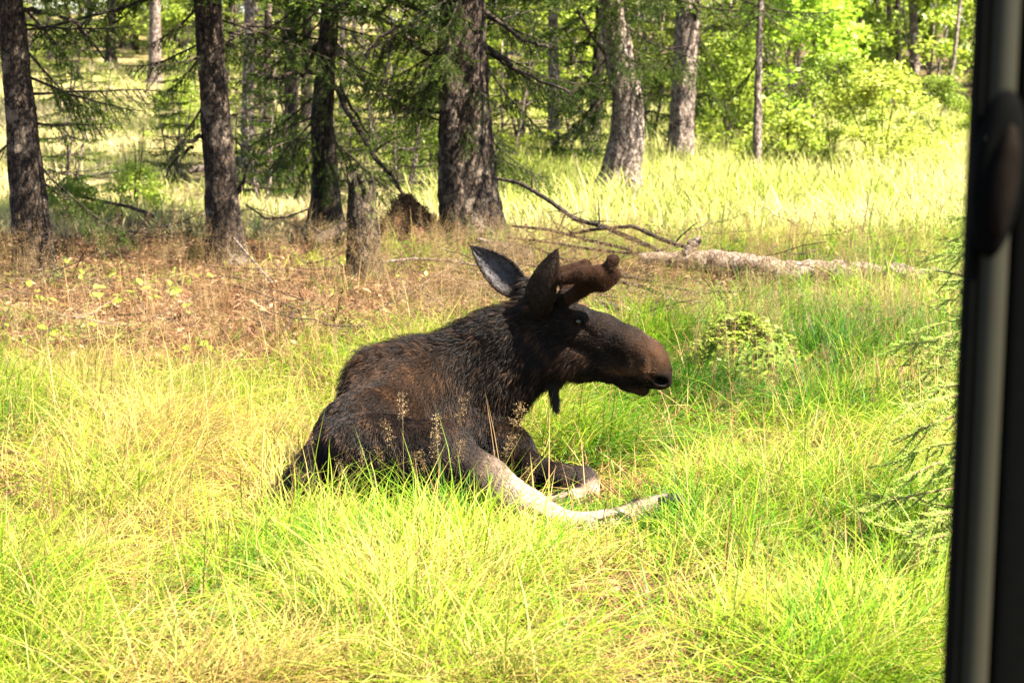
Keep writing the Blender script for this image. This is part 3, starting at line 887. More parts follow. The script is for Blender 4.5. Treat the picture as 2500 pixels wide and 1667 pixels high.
def trunk_from_px(spec, D, height):
    """spec: [(px,py,width px)...] from base to the top of the picture -> base point, axis, radii"""
    base = P(spec[0][0], spec[0][1], D); base[2] = float(H(base[0], D))
    pts = []; rads = []
    for px, py, w in spec:
        p = P(px, py, D); pts.append(p - base); rads.append(w / 2 * D / F)
    pts[0][2] = 0
    pts = np.array(pts); rads = np.array(rads)
    d = pts[-1] - pts[-2]; d = d / (d[2] + 1e-9)
    if height > pts[-1][2] + .5:
        for h in (1.5, 4, height):
            zz = max(h + pts[-1][2] * .3, pts[-1][2] + .3) if h < height else height
            sl = d * (zz - pts[-1][2]) * (.6 if zz < 4 else .15)
            pts = np.vstack([pts, [pts[-1][0] + sl[0], pts[-1][1], zz]])
            rads = np.append(rads, max(.02, rads[-1] * (1 - .8 * (zz / height) ** 1.3) if zz < height else .02))
    return base, pts, rads

def tree(name, label, D, spec, bark='spruce', seed=1, crown=None, height=15, flare=.35, dead=(), live=(), group=None, amp=.010, n=40, cscale=1.0, step=.035, crown_z=0.0, cat='tree', needle=(.026, .0055, .0042), extra=0):
    base, pts, rads = trunk_from_px(spec, D, height)
    t = thing(name, label, cat, base, 0, group)
    link('trunk', trunk_mesh(pts, rads, BARK[bark], seed, flare, n=n, amp=amp, step=step), t)
    r = np.random.default_rng(seed + 100)
    if crown is not None:
        c = link('crown', CROWNS[crown] if isinstance(crown, int) else crown, t)
        c.location = (float(np.interp(3, pts[:, 2], pts[:, 0])), 0, crown_z); c.rotation_euler = (0, 0, seed * 1.7); c.scale = (cscale, cscale, height / 14.0)
        if extra: c.location.z = .1; c.scale = (cscale * 1.08, cscale * 1.08, 1.05)
    for d in dead:                          # bare limbs: (pixel polyline, start px, end px, depth offset)
        poly, w0, w1, off = d
        pp = []
        for i, (a, b) in enumerate(poly):
            f = i / max(1, len(poly) - 1)
            pp.append(P(a, b, D + off * min(1, f * 1.6)) - base)
        pp = np.array(pp); tt = np.linspace(0, len(pp) - 1, 5 * len(pp))
        fine = np.stack([np.interp(tt, np.arange(len(pp)), pp[:, k]) for k in range(3)], 1)
        fine[1:-1] += r.normal(0, .006, (len(fine) - 2, 3))
        mb = MB(); mb.tube(fine, np.linspace(w0, w1, len(fine)) / 2 * D / F * r.uniform(.85, 1.15, len(fine)), 7)
        for _ in range(3 + len(fine) // 3):           # broken side twigs
            k = r.integers(2, len(fine)); o = fine[k]
            dd = r.normal(0, 1, 3); dd[2] -= .3; dd /= np.linalg.norm(dd); l = r.uniform(.04, .32)
            mb.tube(bend(o, o + dd * l, .05, 4, r, .05), np.linspace(.005, .0015, 4), 4)
        link('limb', mb.mesh('limb', [BARK['dead']]), t)
    live = list(live)
    for k in range(extra):                   # further boughs all round the stem
        a = r.random() * 6.28; zz = 2.5 - 1.6 * r.random() ** 1.6; l = r.uniform(.6, 1.3)
        o = np.array([np.interp(zz, pts[:, 2], pts[:, 0]), 0, zz]); e = o + np.array([math.cos(a) * l, math.sin(a) * l, -l * r.uniform(.1, .7)])
        mb = MB(); spray(mb, o, e, r, .010, needle[0], needle[1], needle[2] * 1.15, 22, .5, r.uniform(-.02, .10), shade=((0, .6), (.1, .9), (.3, 1))[k % 3], droop=.4, hang=.8)
        link('bough', mb.mesh('bough', [BARK['dead'], NEEDLE], smooth=False), t)
    for lv in live:                          # needled boughs: (start px, end px, depth offset, side twigs, shade)
        (a, b), (c_, d_), off, ns, sh = lv
        mb = MB()
        st = P(a, b, D) - base; en = P(c_, d_, D + off) - base
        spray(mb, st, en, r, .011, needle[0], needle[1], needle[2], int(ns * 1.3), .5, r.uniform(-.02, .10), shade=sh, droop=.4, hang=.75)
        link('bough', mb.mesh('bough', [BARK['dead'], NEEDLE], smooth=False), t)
    return t

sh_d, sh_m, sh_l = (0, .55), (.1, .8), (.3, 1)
# front row
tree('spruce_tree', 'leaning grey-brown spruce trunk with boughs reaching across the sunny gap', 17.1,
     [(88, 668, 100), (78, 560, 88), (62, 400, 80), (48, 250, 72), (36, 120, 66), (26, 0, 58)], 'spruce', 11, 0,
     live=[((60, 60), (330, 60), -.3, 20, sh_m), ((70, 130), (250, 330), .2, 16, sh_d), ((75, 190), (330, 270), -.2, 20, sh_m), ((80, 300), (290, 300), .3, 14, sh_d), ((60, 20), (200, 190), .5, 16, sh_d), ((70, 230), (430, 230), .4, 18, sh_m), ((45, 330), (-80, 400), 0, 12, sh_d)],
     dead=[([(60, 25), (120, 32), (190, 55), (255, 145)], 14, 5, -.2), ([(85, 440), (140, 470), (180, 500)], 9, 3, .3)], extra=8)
tree('spruce_tree', 'straight dark-flecked spruce trunk beside the broken stump and leaf litter', 18.3,
     [(553, 640, 92), (548, 560, 84), (538, 430, 74), (525, 280, 68), (515, 140, 66), (506, 0, 66)], 'spruce', 12, 1,
     live=[((500, 250), (400, 400), -.3, 14, sh_d), ((545, 300), (660, 420), .3, 14, sh_d), ((560, 80), (680, 60), .2, 14, sh_d), ((500, 120), (400, 230), .4, 14, sh_d), ((480, 20), (360, 110), -.2, 16, sh_d)],
     dead=[([(500, 330), (450, 350), (415, 400)], 12, 4, -.2), ([(555, 110), (600, 60), (710, 72)], 11, 6, .3), ([(570, 480), (600, 440), (605, 400)], 14, 7, -.1), ([(545, 290), (600, 270), (640, 250)], 8, 3, .2), ([(470, 360), (425, 390), (405, 430)], 10, 3, .3)], extra=12)
tree('spruce_tree', 'dark mossy spruce trunk with one long dead limb hanging to the ground', 21.2,
     [(795, 566, 84), (796, 500, 74), (792, 400, 60), (786, 280, 52), (795, 150, 42), (808, 0, 38)], 'dark', 13, 2,
     live=[((760, 300), (650, 420), -.4, 18, sh_d), ((770, 330), (720, 480), -.4, 16, sh_m), ((790, 330), (800, 500), -.5, 16, sh_m), ((760, 240), (640, 330), .3, 14, sh_d), ((800, 100), (640, 60), .3, 16, sh_d), ((790, 60), (900, 180), .4, 16, sh_m)],
     dead=[([(800, 180), (740, 176), (650, 192)], 15, 9, -.3), ([(800, 185), (860, 290), (920, 390), (965, 440), (998, 500)], 16, 7, -.5), ([(830, 210), (880, 300), (905, 340)], 9, 5, .2),
           ([(820, 40), (770, 120), (735, 190)], 16, 10, .1), ([(905, 375), (960, 340), (1015, 326)], 6, 3, -.3), ([(800, 60), (850, 30), (930, 45), (965, 70)], 10, 7, .3)], extra=17)
tree('spruce_tree', 'thick furrowed spruce trunk with flared roots behind the moose head', 19.8,
     [(1152, 600, 180), (1150, 540, 156), (1142, 430, 140), (1135, 280, 126), (1128, 120, 112), (1130, 0, 100)], 'spruce', 14, 0, flare=.42, amp=.016,
     live=[((1120, 60), (1010, 200), -.4, 16, sh_m), ((1180, 40), (1400, 130), -.2, 22, sh_d), ((1190, 130), (1400, 250), -.3, 24, sh_d), ((1180, 110), (1500, 200), .2, 24, sh_d), ((1150, 230), (1140, 380), -.5, 16, sh_m), ((1090, 300), (960, 240), -.2, 18, sh_m), ((1195, 330), (1230, 420), -.4, 12, sh_m),
           ((1190, 60), (1330, 20), .3, 18, sh_m), ((1080, 40), (940, 110), .3, 16, sh_m), ((1060, 130), (1000, 330), .2, 16, sh_m), ((1195, 170), (1330, 330), .3, 18, sh_d)],
     dead=[([(1070, 150), (1010, 110), (975, 65), (925, 95), (890, 140)], 13, 6, -.3), ([(960, 70), (950, 140), (942, 210)], 7, 3, -.3), ([(1185, 30), (1270, 95), (1340, 115)], 12, 7, -.2), ([(1190, 115), (1260, 170), (1390, 225)], 13, 6, -.2), ([(1075, 275), (980, 262), (930, 225)], 8, 4, -.2)], extra=20)
tree('spruce_tree', 'spruce with sunlit flared base and dark boughs, standing in the pale meadow', 25.6,
     [(1500, 472, 118), (1515, 420, 96), (1532, 330, 84), (1532, 240, 76), (1510, 130, 70), (1490, 0, 58)], 'pale', 15, 1, flare=.7, amp=.014,
     live=[((1500, 120), (1330, 300), -.4, 24, sh_m), ((1500, 200), (1380, 330), -.6, 22, sh_d), ((1510, 210), (1640, 230), -.3, 18, sh_m), ((1500, 60), (1620, 110), .2, 18, sh_m), ((1480, 190), (1430, 380), -.5, 20, sh_d), ((1480, 40), (1380, 140), .2, 18, sh_d), ((1520, 180), (1600, 330), .5, 16, sh_m), ((1470, 230), (1330, 370), .4, 18, sh_m)],
     dead=[([(1480, 140), (1430, 60), (1395, 0)], 9, 6, -.2), ([(1540, 150), (1590, 130), (1680, 110)], 7, 4, .3)], needle=(.034, .008, .006), extra=12)
tree('spruce_tree', 'sunlit rough spruce trunk at the edge of the dark undergrowth', 29.8,
     [(1660, 418, 70), (1663, 330, 64), (1668, 220, 62), (1676, 100, 60), (1682, 0, 58)], 'pale', 16, 2, flare=.25,
     live=[((1690, 60), (1780, 200), .3, 16, sh_l), ((1660, 100), (1590, 220), .4, 16, sh_m), ((1690, 150), (1800, 300), .4, 18, sh_l)],
     dead=[([(1690, 90), (1700, 30), (1705, 0)], 9, 6, -.2)], needle=(.036, .009, .007), extra=4)
tree('spruce_tree', 'slim pale spruce stem rising bare from dark undergrowth', 27.9,
     [(1846, 445, 20), (1850, 330, 22), (1850, 200, 18), (1855, 80, 14), (1858, 0, 12)], 'pale', 17, None, height=7, n=16,
     live=[((1852, 150), (1780, 230), .2, 14, sh_l), ((1852, 100), (1930, 180), .2, 14, sh_l), ((1852, 40), (1770, 110), .1, 16, sh_l), ((1855, 20), (1940, 80), -.2, 16, sh_l), ((1850, 230), (1900, 190), 0, 8, sh_l)], needle=(.036, .009, .007))
# thinner stems further back: (px, py base, py2, widths, D, bark, label)
FAR_STEMS = [
    (378, 300, 378, 30, 39.0, 'pale', 'grey stem standing alone on the sunlit straw slope'),
    (270, 165, 272, 24, 45.0, 'dark', 'dark thin stem with a pale foot on the upper straw slope'),
    (213, 160, 218, 13, 47.0, 'pale', 'very thin white-lit stem on the upper straw slope'),
    (604, 432, 610, 30, 27.5, 'pale', 'sunlit stem just behind the straight dark-flecked spruce'),
    (652, 380, 655, 17, 30.0, 'spruce', 'thin brown stem behind the two dead crossing limbs'),
    (712, 350, 706, 30, 32.0, 'spruce', 'grey stem close behind the dark mossy trunk'),
    (748, 345, 750, 24, 33.5, 'dark', 'dark stem touching the mossy trunk from behind'),
    (835, 330, 838, 16, 34.0, 'pale', 'thin pale stem beyond the long hanging limb'),
    (1352, 400, 1350, 26, 30.5, 'pale', 'short-looking pale stem half hidden under dark boughs'),
    (1400, 300, 1398, 18, 40.0, 'spruce', 'far brown stem seen through the boughs of the meadow spruce'),
    (1448, 385, 1470, 30, 33.0, 'dark', 'dark stem in the shade behind the meadow spruce'),
    (2240, 318, 2228, 21, 42.0, 'pale', 'pale birch stem with a forked side limb'),
    (2196, 300, 2192, 14, 44.0, 'dark', 'dark narrow stem next to the forked birch'),
    (2068, 262, 2040, 12, 47.0, 'pale', 'thin white stem leaning away from its twin'),
    (2096, 262, 2104, 13, 47.0, 'pale', 'thin white upright stem with a leaning twin'),
    (2300, 345, 2345, 9, 40.0, 'pale', 'crooked white sapling stem beside the black post'),
    (2172, 330, 2170, 12, 43.0, 'pale', 'short thin stem left of the forked birch bush'),
    (1990, 245, 1988, 11, 50.0, 'dark', 'far dark stem behind the bright lime tree'),
]
for i, (px, pyb, px2, w, D, bk, lab) in enumerate(FAR_STEMS):
    lab = lab.replace('short thin stem left of the forked birch bush', 'short thin stem rising behind the bright yellow bush')
    base0 = P(px, pyb, D); zb = float(H(base0[0], D)); pyb = HORIZON + (CAM_H - zb) * F / D
    dd = [([(px2, 60), (px2 + 30, 45), (px2 + 40, 0)], 12, 8, 0)] if 'forked side' in lab else []
    tree('slender_tree', lab, D, [(px, pyb, w * 1.15), ((px + px2) / 2 + (6 if 'crooked' in lab else 0), pyb * .5, w), (px2, 0, w * .92)], bk, 30 + i,
         i % 3, height=15, n=14, dead=dd, amp=.006, cscale=.5, step=.08, crown_z=3.5)

# broken stump
base, pts, rads = trunk_from_px([(890, 672, 84), (888, 600, 76), (884, 500, 66), (878, 392, 62)], 17.1, 0)
st = thing('tree_stump', 'broken mossy tree stump with a jagged top in the needle litter', 'stump', base)
link('wood', trunk_mesh(pts, rads, BARK['stump'], 77, .3, n=40, amp=.02, step=.03, snag=.7), st)
# the grey snag leaning on the thick trunk
base, pts, rads = trunk_from_px([(1118, 590, 60), (1108, 400, 56), (1094, 200, 48), (1080, 60, 34)], 19.62, 0)
st = thing('dead_snag', 'narrow broken snag standing tight against the thick furrowed trunk', 'snag', base)
link('wood', trunk_mesh(pts, rads, BARK['spruce'], 78, .2, n=24, amp=.012, snag=.9), st)

# ------------------------------------------------------------------ undergrowth and far trees (shared shapes)
def shrub_mesh(seed, h, rad, n, size, mat, clumps=46, bottom=.12):
    r = np.random.default_rng(seed); mb = MB()
    def shp(r):
        a = r.random() * 6.28; t = r.random() ** .8
        z = h * (bottom + (1 - bottom) * t * .95)
        q = rad * math.sqrt(r.random()) * (1.02 - .75 * t ** 1.7)
        return np.array([math.cos(a) * q, math.sin(a) * q, z]), rad * r.uniform(.14, .30)
    leafy(mb, n, shp, size, r, 0, clumps)
    return mb.mesh('foliage', [mat], smooth=False)
def stems_mesh(seed, h, k, mat, spread=.5, r0=.02):
    r = np.random.default_rng(seed); mb = MB()
    for i in range(k):
        a = r.random() * 6.28; e = np.array([math.cos(a) * spread * r.random(), math.sin(a) * spread * r.random(), h * r.uniform(.6, .9)])
        p = bend((0, 0, -.05), e, .03, 8, r, .03); mb.tube(p, np.linspace(r0, r0 * .25, 8), 6)
        for _ in range(5):
            kk = r.integers(3, 8); dd = r.normal(0, 1, 3); dd[2] = abs(dd[2]); dd /= np.linalg.norm(dd)
            mb.tube(bend(p[kk], p[kk] + dd * h * .25, .03, 4, r), np.linspace(r0 * .35, r0 * .1, 4), 4)
    return mb.mesh('stem', [mat])
def conifer_mesh(seed, h, R, mat, needle=.075, nw=.020, sp=.016, z0=.15, wh=.26):
    r = np.random.default_rng(seed); mb = MB()
    z = z0
    while z < h:
        f = z / h; Rw = R * (1 - f) ** .85 + .05; a0 = r.random() * 6
        for k in range(7):
            a = a0 + k * 2 * PI / 7 + r.normal(0, .2); l = Rw * r.uniform(.6, 1.12)
            spray(mb, (0, 0, z), (math.cos(a) * l, math.sin(a) * l, z - l * r.uniform(-.15, .3)), r, .010, needle, nw, sp, int(5 + l * 6), .42, .05, droop=.35, sub=False)
        z += wh * r.uniform(.8, 1.2)
    return mb.mesh('foliage', [BARK['dead'], mat], smooth=False)
SH = {
    'lime': shrub_mesh(1, 3.6, 1.15, 6500, .085, LEAF_LIME, 60, .15), 'yel': shrub_mesh(2, 1.5, 1.0, 5200, .055, LEAF_YEL, 50, .0),
    'mid': shrub_mesh(3, 3.2, 1.2, 6500, .08, LEAF_MID, 56, .05), 'mid2': shrub_mesh(4, 2.0, 1.1, 5200, .065, LEAF_MID, 50, .0),
    'low': shrub_mesh(5, .8, .8, 3200, .05, LEAF_MID, 40, .0),
    'con': conifer_mesh(6, 3.6, 1.15, NEEDLE_FAR), 'con2': conifer_mesh(7, 2.6, .95, NEEDLE_FAR), 'big': shrub_mesh(8, 8.0, 2.3, 11000, .16, LEAF_MID, 90, .03),
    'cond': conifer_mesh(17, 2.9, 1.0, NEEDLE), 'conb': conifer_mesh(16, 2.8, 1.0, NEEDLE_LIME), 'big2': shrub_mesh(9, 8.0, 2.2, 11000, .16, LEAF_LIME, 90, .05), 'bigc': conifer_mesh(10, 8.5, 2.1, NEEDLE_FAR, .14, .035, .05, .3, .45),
}
SST = {'s': stems_mesh(1, 1.6, 5, BARK['dead'], .6, .014), 'm': stems_mesh(2, 3.0, 3, BARK['pale'], .5, .03), 'l': stems_mesh(3, 7.0, 1, BARK['spruce'], .4, .10)}
def bush(name, key, px, D, label, cat, scale=1.0, stem='s', rz=0, group=None, sz=None):
    x = (px - 1250) / F * D
    t = thing(name, label, cat, (x, D, float(H(x, D)) - .03), rz, group)
    t.scale = (scale, scale, sz or scale)
    f = link('foliage', SH[key], t)
    link('stem', SST[stem], t)
    return t
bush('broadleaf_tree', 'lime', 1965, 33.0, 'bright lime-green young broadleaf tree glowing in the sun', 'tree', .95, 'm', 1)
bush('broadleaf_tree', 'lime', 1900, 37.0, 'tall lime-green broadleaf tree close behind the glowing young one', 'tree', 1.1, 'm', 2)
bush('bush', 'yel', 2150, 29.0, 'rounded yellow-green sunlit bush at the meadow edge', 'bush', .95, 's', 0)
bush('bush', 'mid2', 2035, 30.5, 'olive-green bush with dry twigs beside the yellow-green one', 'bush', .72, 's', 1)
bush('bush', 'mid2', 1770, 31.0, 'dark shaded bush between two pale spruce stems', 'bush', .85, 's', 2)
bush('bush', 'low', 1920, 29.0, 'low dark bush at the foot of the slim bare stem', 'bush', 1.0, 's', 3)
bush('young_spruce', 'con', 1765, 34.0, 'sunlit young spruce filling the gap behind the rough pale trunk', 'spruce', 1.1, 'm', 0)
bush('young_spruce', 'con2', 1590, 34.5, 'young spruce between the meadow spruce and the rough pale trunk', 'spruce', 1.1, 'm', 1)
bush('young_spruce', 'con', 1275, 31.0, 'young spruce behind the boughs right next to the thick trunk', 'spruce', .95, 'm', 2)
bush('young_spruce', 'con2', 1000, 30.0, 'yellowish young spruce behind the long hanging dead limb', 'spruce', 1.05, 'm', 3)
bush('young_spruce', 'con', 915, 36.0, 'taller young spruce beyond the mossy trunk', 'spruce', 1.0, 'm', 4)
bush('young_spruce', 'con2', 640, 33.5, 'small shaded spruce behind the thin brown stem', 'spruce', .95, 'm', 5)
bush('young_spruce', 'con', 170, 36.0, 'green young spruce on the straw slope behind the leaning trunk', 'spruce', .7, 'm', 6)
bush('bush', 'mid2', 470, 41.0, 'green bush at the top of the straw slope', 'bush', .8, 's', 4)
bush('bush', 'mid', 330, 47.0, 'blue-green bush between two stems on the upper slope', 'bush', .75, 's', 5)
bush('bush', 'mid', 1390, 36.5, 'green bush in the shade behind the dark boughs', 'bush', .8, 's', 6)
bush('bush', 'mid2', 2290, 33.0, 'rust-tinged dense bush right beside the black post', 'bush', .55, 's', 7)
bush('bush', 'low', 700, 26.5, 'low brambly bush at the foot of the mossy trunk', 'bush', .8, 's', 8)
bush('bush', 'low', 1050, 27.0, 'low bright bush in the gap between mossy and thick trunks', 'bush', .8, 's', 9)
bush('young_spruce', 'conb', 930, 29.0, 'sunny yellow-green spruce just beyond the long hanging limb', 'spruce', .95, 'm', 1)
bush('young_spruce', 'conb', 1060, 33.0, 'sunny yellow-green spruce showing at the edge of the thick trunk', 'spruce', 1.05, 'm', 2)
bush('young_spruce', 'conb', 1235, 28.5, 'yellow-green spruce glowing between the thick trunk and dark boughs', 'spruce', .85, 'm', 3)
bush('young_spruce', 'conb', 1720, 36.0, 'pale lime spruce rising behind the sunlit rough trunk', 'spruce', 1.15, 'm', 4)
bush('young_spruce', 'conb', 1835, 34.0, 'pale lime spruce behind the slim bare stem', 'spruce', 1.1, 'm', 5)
bush('young_spruce', 'conb', 690, 37.0, 'pale lime spruce deep behind the dead crossing limbs', 'spruce', 1.0, 'm', 6)
for i, (px, D, w, bk) in enumerate(((120, 46, 12, 'dark'), (165, 52, 14, 'spruce'), (300, 50, 12, 'spruce'), (330, 55, 10, 'pale'), (430, 50, 13, 'dark'), (455, 43, 9, 'pale'), (575, 46, 14, 'spruce'), (630, 41, 11, 'pale'), (678, 44, 13, 'dark'), (860, 41, 12, 'pale'), (925, 46, 14, 'spruce'), (975, 42, 10, 'dark'), (1025, 48, 13, 'pale'), (1230, 45, 13, 'spruce'), (1310, 39, 11, 'dark'), (1575, 44, 12, 'pale'), (1612, 41, 9, 'dark'), (1760, 46, 12, 'pale'), (2010, 45, 9, 'pale'), (2130, 48, 10, 'pale'), (2150, 44, 8, 'dark'), (2265, 47, 9, 'spruce'), (2320, 50, 10, 'dark'))):
    x = (px - 1250) / F * D; pyb = HORIZON + (CAM_H - float(H(x, D))) * F / D
    lb = {'dark': 'thin dark stem deep in the far wood', 'pale': 'thin pale stem deep in the far wood', 'spruce': 'thin brown stem deep in the far wood'}[bk]
    tree('slender_tree', lb, D, [(px, pyb, w * 1.15), (px + 3, pyb * .5, w), (px + (i % 5 - 2) * 5, 0, w * .9)], bk, 60 + i, i % 3, height=14, n=10, amp=.005, cscale=.4, step=.12, crown_z=4.0, group='thin stems of the far wood')
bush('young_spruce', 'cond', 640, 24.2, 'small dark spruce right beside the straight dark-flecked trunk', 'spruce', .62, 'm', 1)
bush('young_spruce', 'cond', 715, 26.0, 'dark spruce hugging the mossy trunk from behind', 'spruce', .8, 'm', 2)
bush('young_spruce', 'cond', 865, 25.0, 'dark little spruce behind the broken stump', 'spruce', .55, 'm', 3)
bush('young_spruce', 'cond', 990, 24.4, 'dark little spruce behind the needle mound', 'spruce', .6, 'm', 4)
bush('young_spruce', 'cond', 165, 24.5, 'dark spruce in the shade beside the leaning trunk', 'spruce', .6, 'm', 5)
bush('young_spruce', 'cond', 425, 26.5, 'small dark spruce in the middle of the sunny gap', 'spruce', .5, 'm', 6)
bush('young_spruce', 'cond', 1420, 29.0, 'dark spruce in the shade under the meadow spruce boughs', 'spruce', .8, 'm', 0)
bush('bush', 'low', 180, 21.6, 'low dark green bush at the shaded foot of the leaning trunk', 'bush', .55, 's', 1)
bush('bush', 'low', 330, 23.5, 'low green bush in the open gap between the grey trunks', 'bush', .6, 's', 2)
bush('bush', 'mid2', 440, 30.0, 'sunlit bush on the lower straw slope by the fallen pale trunk', 'bush', .45, 's', 3)
bush('young_spruce', 'con2', 240, 31.0, 'small sunlit spruce in the middle of the straw slope', 'spruce', .55, 'm', 3)
bush('young_spruce', 'con', 560, 37.0, 'spruce filling the gap behind the straight trunk', 'spruce', .9, 'm', 2)
bush('young_spruce', 'con', 420, 44.0, 'tall spruce behind the grey stem on the slope', 'spruce', 1.1, 'm', 5)
bush('young_spruce', 'con', 60, 42.0, 'tall spruce behind the leaning trunk at the slope edge', 'spruce', 1.0, 'm', 1)
r = np.random.default_rng(5)
k = 0
FAR_LAB = {'big': 'mid-green leafy tree in the far forest edge', 'big2': 'bright leafy tree in the far forest edge', 'bigc': 'conical spruce in the far forest edge'}
for row, D0 in enumerate((48, 56, 65)):
    for u in np.linspace(-.30, .30, 13 + row):
        D = D0 + r.uniform(-2.5, 2.5); px = 1250 + F * (u + r.normal(0, .008)); key = ('big', 'bigc', 'big', 'big2')[int(r.integers(0, 4))]
        if row == 0 and px < 450 and key != 'bigc': key = 'big'
        bush({'big': 'leafy_tree', 'big2': 'leafy_tree', 'bigc': 'spruce_tree'}[key], key, px, D, FAR_LAB[key], 'tree', r.uniform(.75, 1.15), 'l', r.random() * 6, 'trees of the far forest edge', sz=r.uniform(.9, 1.3))
for u, D in ((-.19, 44), (-.14, 50), (-.09, 43), (-.045, 41), (.01, 43), (.035, 45), (.07, 44), (.105, 42), (.145, 46), (.17, 42), (.20, 45)):
    key = ('mid', 'con', 'mid')[int(r.integers(0, 3))]
    bush({'mid': 'bush', 'con': 'young_spruce'}[key], key, 1250 + u * F, D, {'mid': 'leafy undergrowth bush before the far forest edge', 'con': 'young undergrowth spruce before the far forest edge'}[key],
         {'mid': 'bush', 'con': 'spruce'}[key], r.uniform(.8, 1.2), 'm', r.random() * 6, 'undergrowth before the far forest edge')

# ------------------------------------------------------------------ fallen wood
def fallen(name, label, cat, poly, mat, twigs=0, seed=1, n=10, group=None, amp=.0, twig_l=.25, tops=False):
    """poly: [(px,py,D,width px)]; heights follow the pixel, ends rest on the ground"""
    r = np.random.default_rng(seed)
    pp = np.array([P(a, b, D) for a, b, D, w in poly]); rr = np.array([w / 2 * D / F for a, b, D, w in poly])
    for i in range(len(pp)):
        pp[i, 2] = max(pp[i, 2], float(H(pp[i, 0], pp[i, 1])) + rr[i] * .5)
    base = pp[0].copy(); base[2] = float(H(base[0], base[1]))
    t = thing(name, label, cat, base, 0, group)
    m = max(6, 6 * len(pp)); s_ = np.linspace(0, len(pp) - 1, m)
    fine = np.stack([np.interp(s_, np.arange(len(pp)), pp[:, k]) for k in range(3)], 1) - base
    rad = np.interp(s_, np.arange(len(pp)), rr)
    fine[1:-1] += r.normal(0, 1, (m - 2, 3)) * rad[1:-1, None] * .12
    mb = MB(); mb.tube(fine, rad * r.uniform(.93, 1.07, m), n)
    link('wood', mb.mesh('wood', [mat]), t)
    for _ in range(twigs):
        k = r.integers(1, m); o = fine[k]; dd = r.normal(0, 1, 3); dd[2] = dd[2] * .5 + .2; dd /= np.linalg.norm(dd); l = twig_l * r.uniform(.4, 1.2)
        b2 = MB(); b2.tube(bend(o, o + dd * l, -.05, 5, r, .05), np.linspace(rad[k] * .45, .0015, 5), 5)
        link('twig', b2.mesh('twig', [mat]), t)
    return t
fallen('fallen_log', 'long pale weathered log lying across the grass behind the muzzle', 'log',
       [(1560, 632, 17.4, 26), (1660, 634, 17.3, 44), (1760, 642, 17.2, 62), (1900, 664, 16.9, 68), (2050, 668, 16.8, 64), (2180, 672, 16.8, 58), (2360, 690, 16.6, 46)], BARK['log'], 6, 1, 18)
fallen('root_stub', 'short grey root stub sticking up at the end of the pale log', 'root', [(1668, 640, 17.25, 34), (1690, 600, 17.25, 26), (1708, 584, 17.25, 20)], BARK['grey'], 0, 2)
fallen('fallen_branch', 'dark arching dead branch sloping down from the thick trunk to the log', 'branch',
       [(1205, 434, 19.2, 7), (1265, 446, 19.0, 10), (1320, 476, 18.8, 11), (1400, 532, 18.4, 12), (1480, 556, 18.1, 12), (1560, 590, 17.8, 12), (1622, 618, 17.5, 11)], BARK['dead'], 9, 3)
fallen('fallen_branch', 'dead branch with a raised kink crossing the arching one', 'branch',
       [(1392, 572, 18.3, 9), (1450, 560, 18.1, 9), (1545, 552, 17.9, 10), (1600, 578, 17.7, 11), (1680, 606, 17.4, 12)], BARK['dead'], 6, 4)
fallen('fallen_branch', 'long low dead branch running from the roots past the antlers', 'branch',
       [(1250, 552, 19.0, 6), (1340, 560, 18.7, 8), (1430, 585, 18.2, 8), (1540, 610, 17.6, 9)], BARK['dead'], 8, 5)
fallen('fallen_branch', 'thin straight dead branch lying below the other crossing branches', 'branch',
       [(1240, 580, 18.6, 6), (1330, 590, 18.3, 7), (1450, 610, 17.8, 8), (1580, 622, 17.4, 8)], BARK['dead'], 7, 6)
fallen('fallen_branch', 'brown peeled stick lying at the flared roots above the far ear', 'branch', [(1165, 585, 18.5, 13), (1255, 604, 18.2, 12)], BARK['pale'], 0, 7)
fallen('fallen_branch', 'brown stick lying on needles between the stump and the far ear', 'branch', [(935, 640, 17.4, 6), (1010, 632, 17.5, 8), (1090, 636, 17.4, 8), (1160, 648, 17.0, 7)], BARK['pale'], 2, 8)
fallen('fallen_branch', 'bent dead branch on the ground ahead of the moose forehead', 'branch', [(1450, 735, 14.9, 20), (1510, 755, 14.6, 22), (1560, 775, 14.4, 16), (1620, 800, 14.1, 10)], BARK['dead'], 3, 9)
fallen('fallen_branch', 'forked dead branch lying in grass above the muzzle', 'branch', [(1600, 745, 14.9, 8), (1680, 770, 14.5, 14), (1740, 800, 14.2, 12), (1790, 815, 14.0, 7)], BARK['dead'], 5, 10)
fallen('fallen_branch', 'thin pale stick in the grass just ahead of the nose', 'branch', [(1600, 842, 13.3, 6), (1700, 848, 13.2, 8), (1780, 850, 13.2, 6)], BARK['pale'], 0, 11)
fallen('fallen_branch', 'dark leaning stick between the two nearest grey trunks', 'branch', [(150, 468, 22.0, 7), (230, 488, 21.8, 8), (320, 506, 21.6, 9), (375, 528, 21.4, 10)], BARK['dead'], 3, 12)
fallen('fallen_log', 'thin white birch log in the shade behind the straight spruce', 'log', [(380, 552, 21.5, 12), (440, 556, 21.4, 14), (510, 570, 21.2, 14)], BARK['grey'], 0, 13)
fallen('fallen_log', 'fallen pale trunk propped up on the sunlit straw slope', 'log', [(430, 440, 27.0, 22), (520, 412, 27.4, 24), (620, 384, 27.8, 24), (730, 362, 28.2, 22)], BARK['pale'], 4, 14)
fallen('fallen_log', 'short bleached log among meadow grass by the black post', 'log', [(2090, 515, 23.5, 16), (2170, 518, 23.4, 18), (2250, 530, 23.3, 14)], BARK['grey'], 1, 15)
fallen('fallen_log', 'small far bleached log in bright meadow grass below the yellow bush', 'log', [(2230, 440, 27.5, 10), (2300, 452, 27.4, 11), (2360, 460, 27.3, 9)], BARK['grey'], 0, 16)
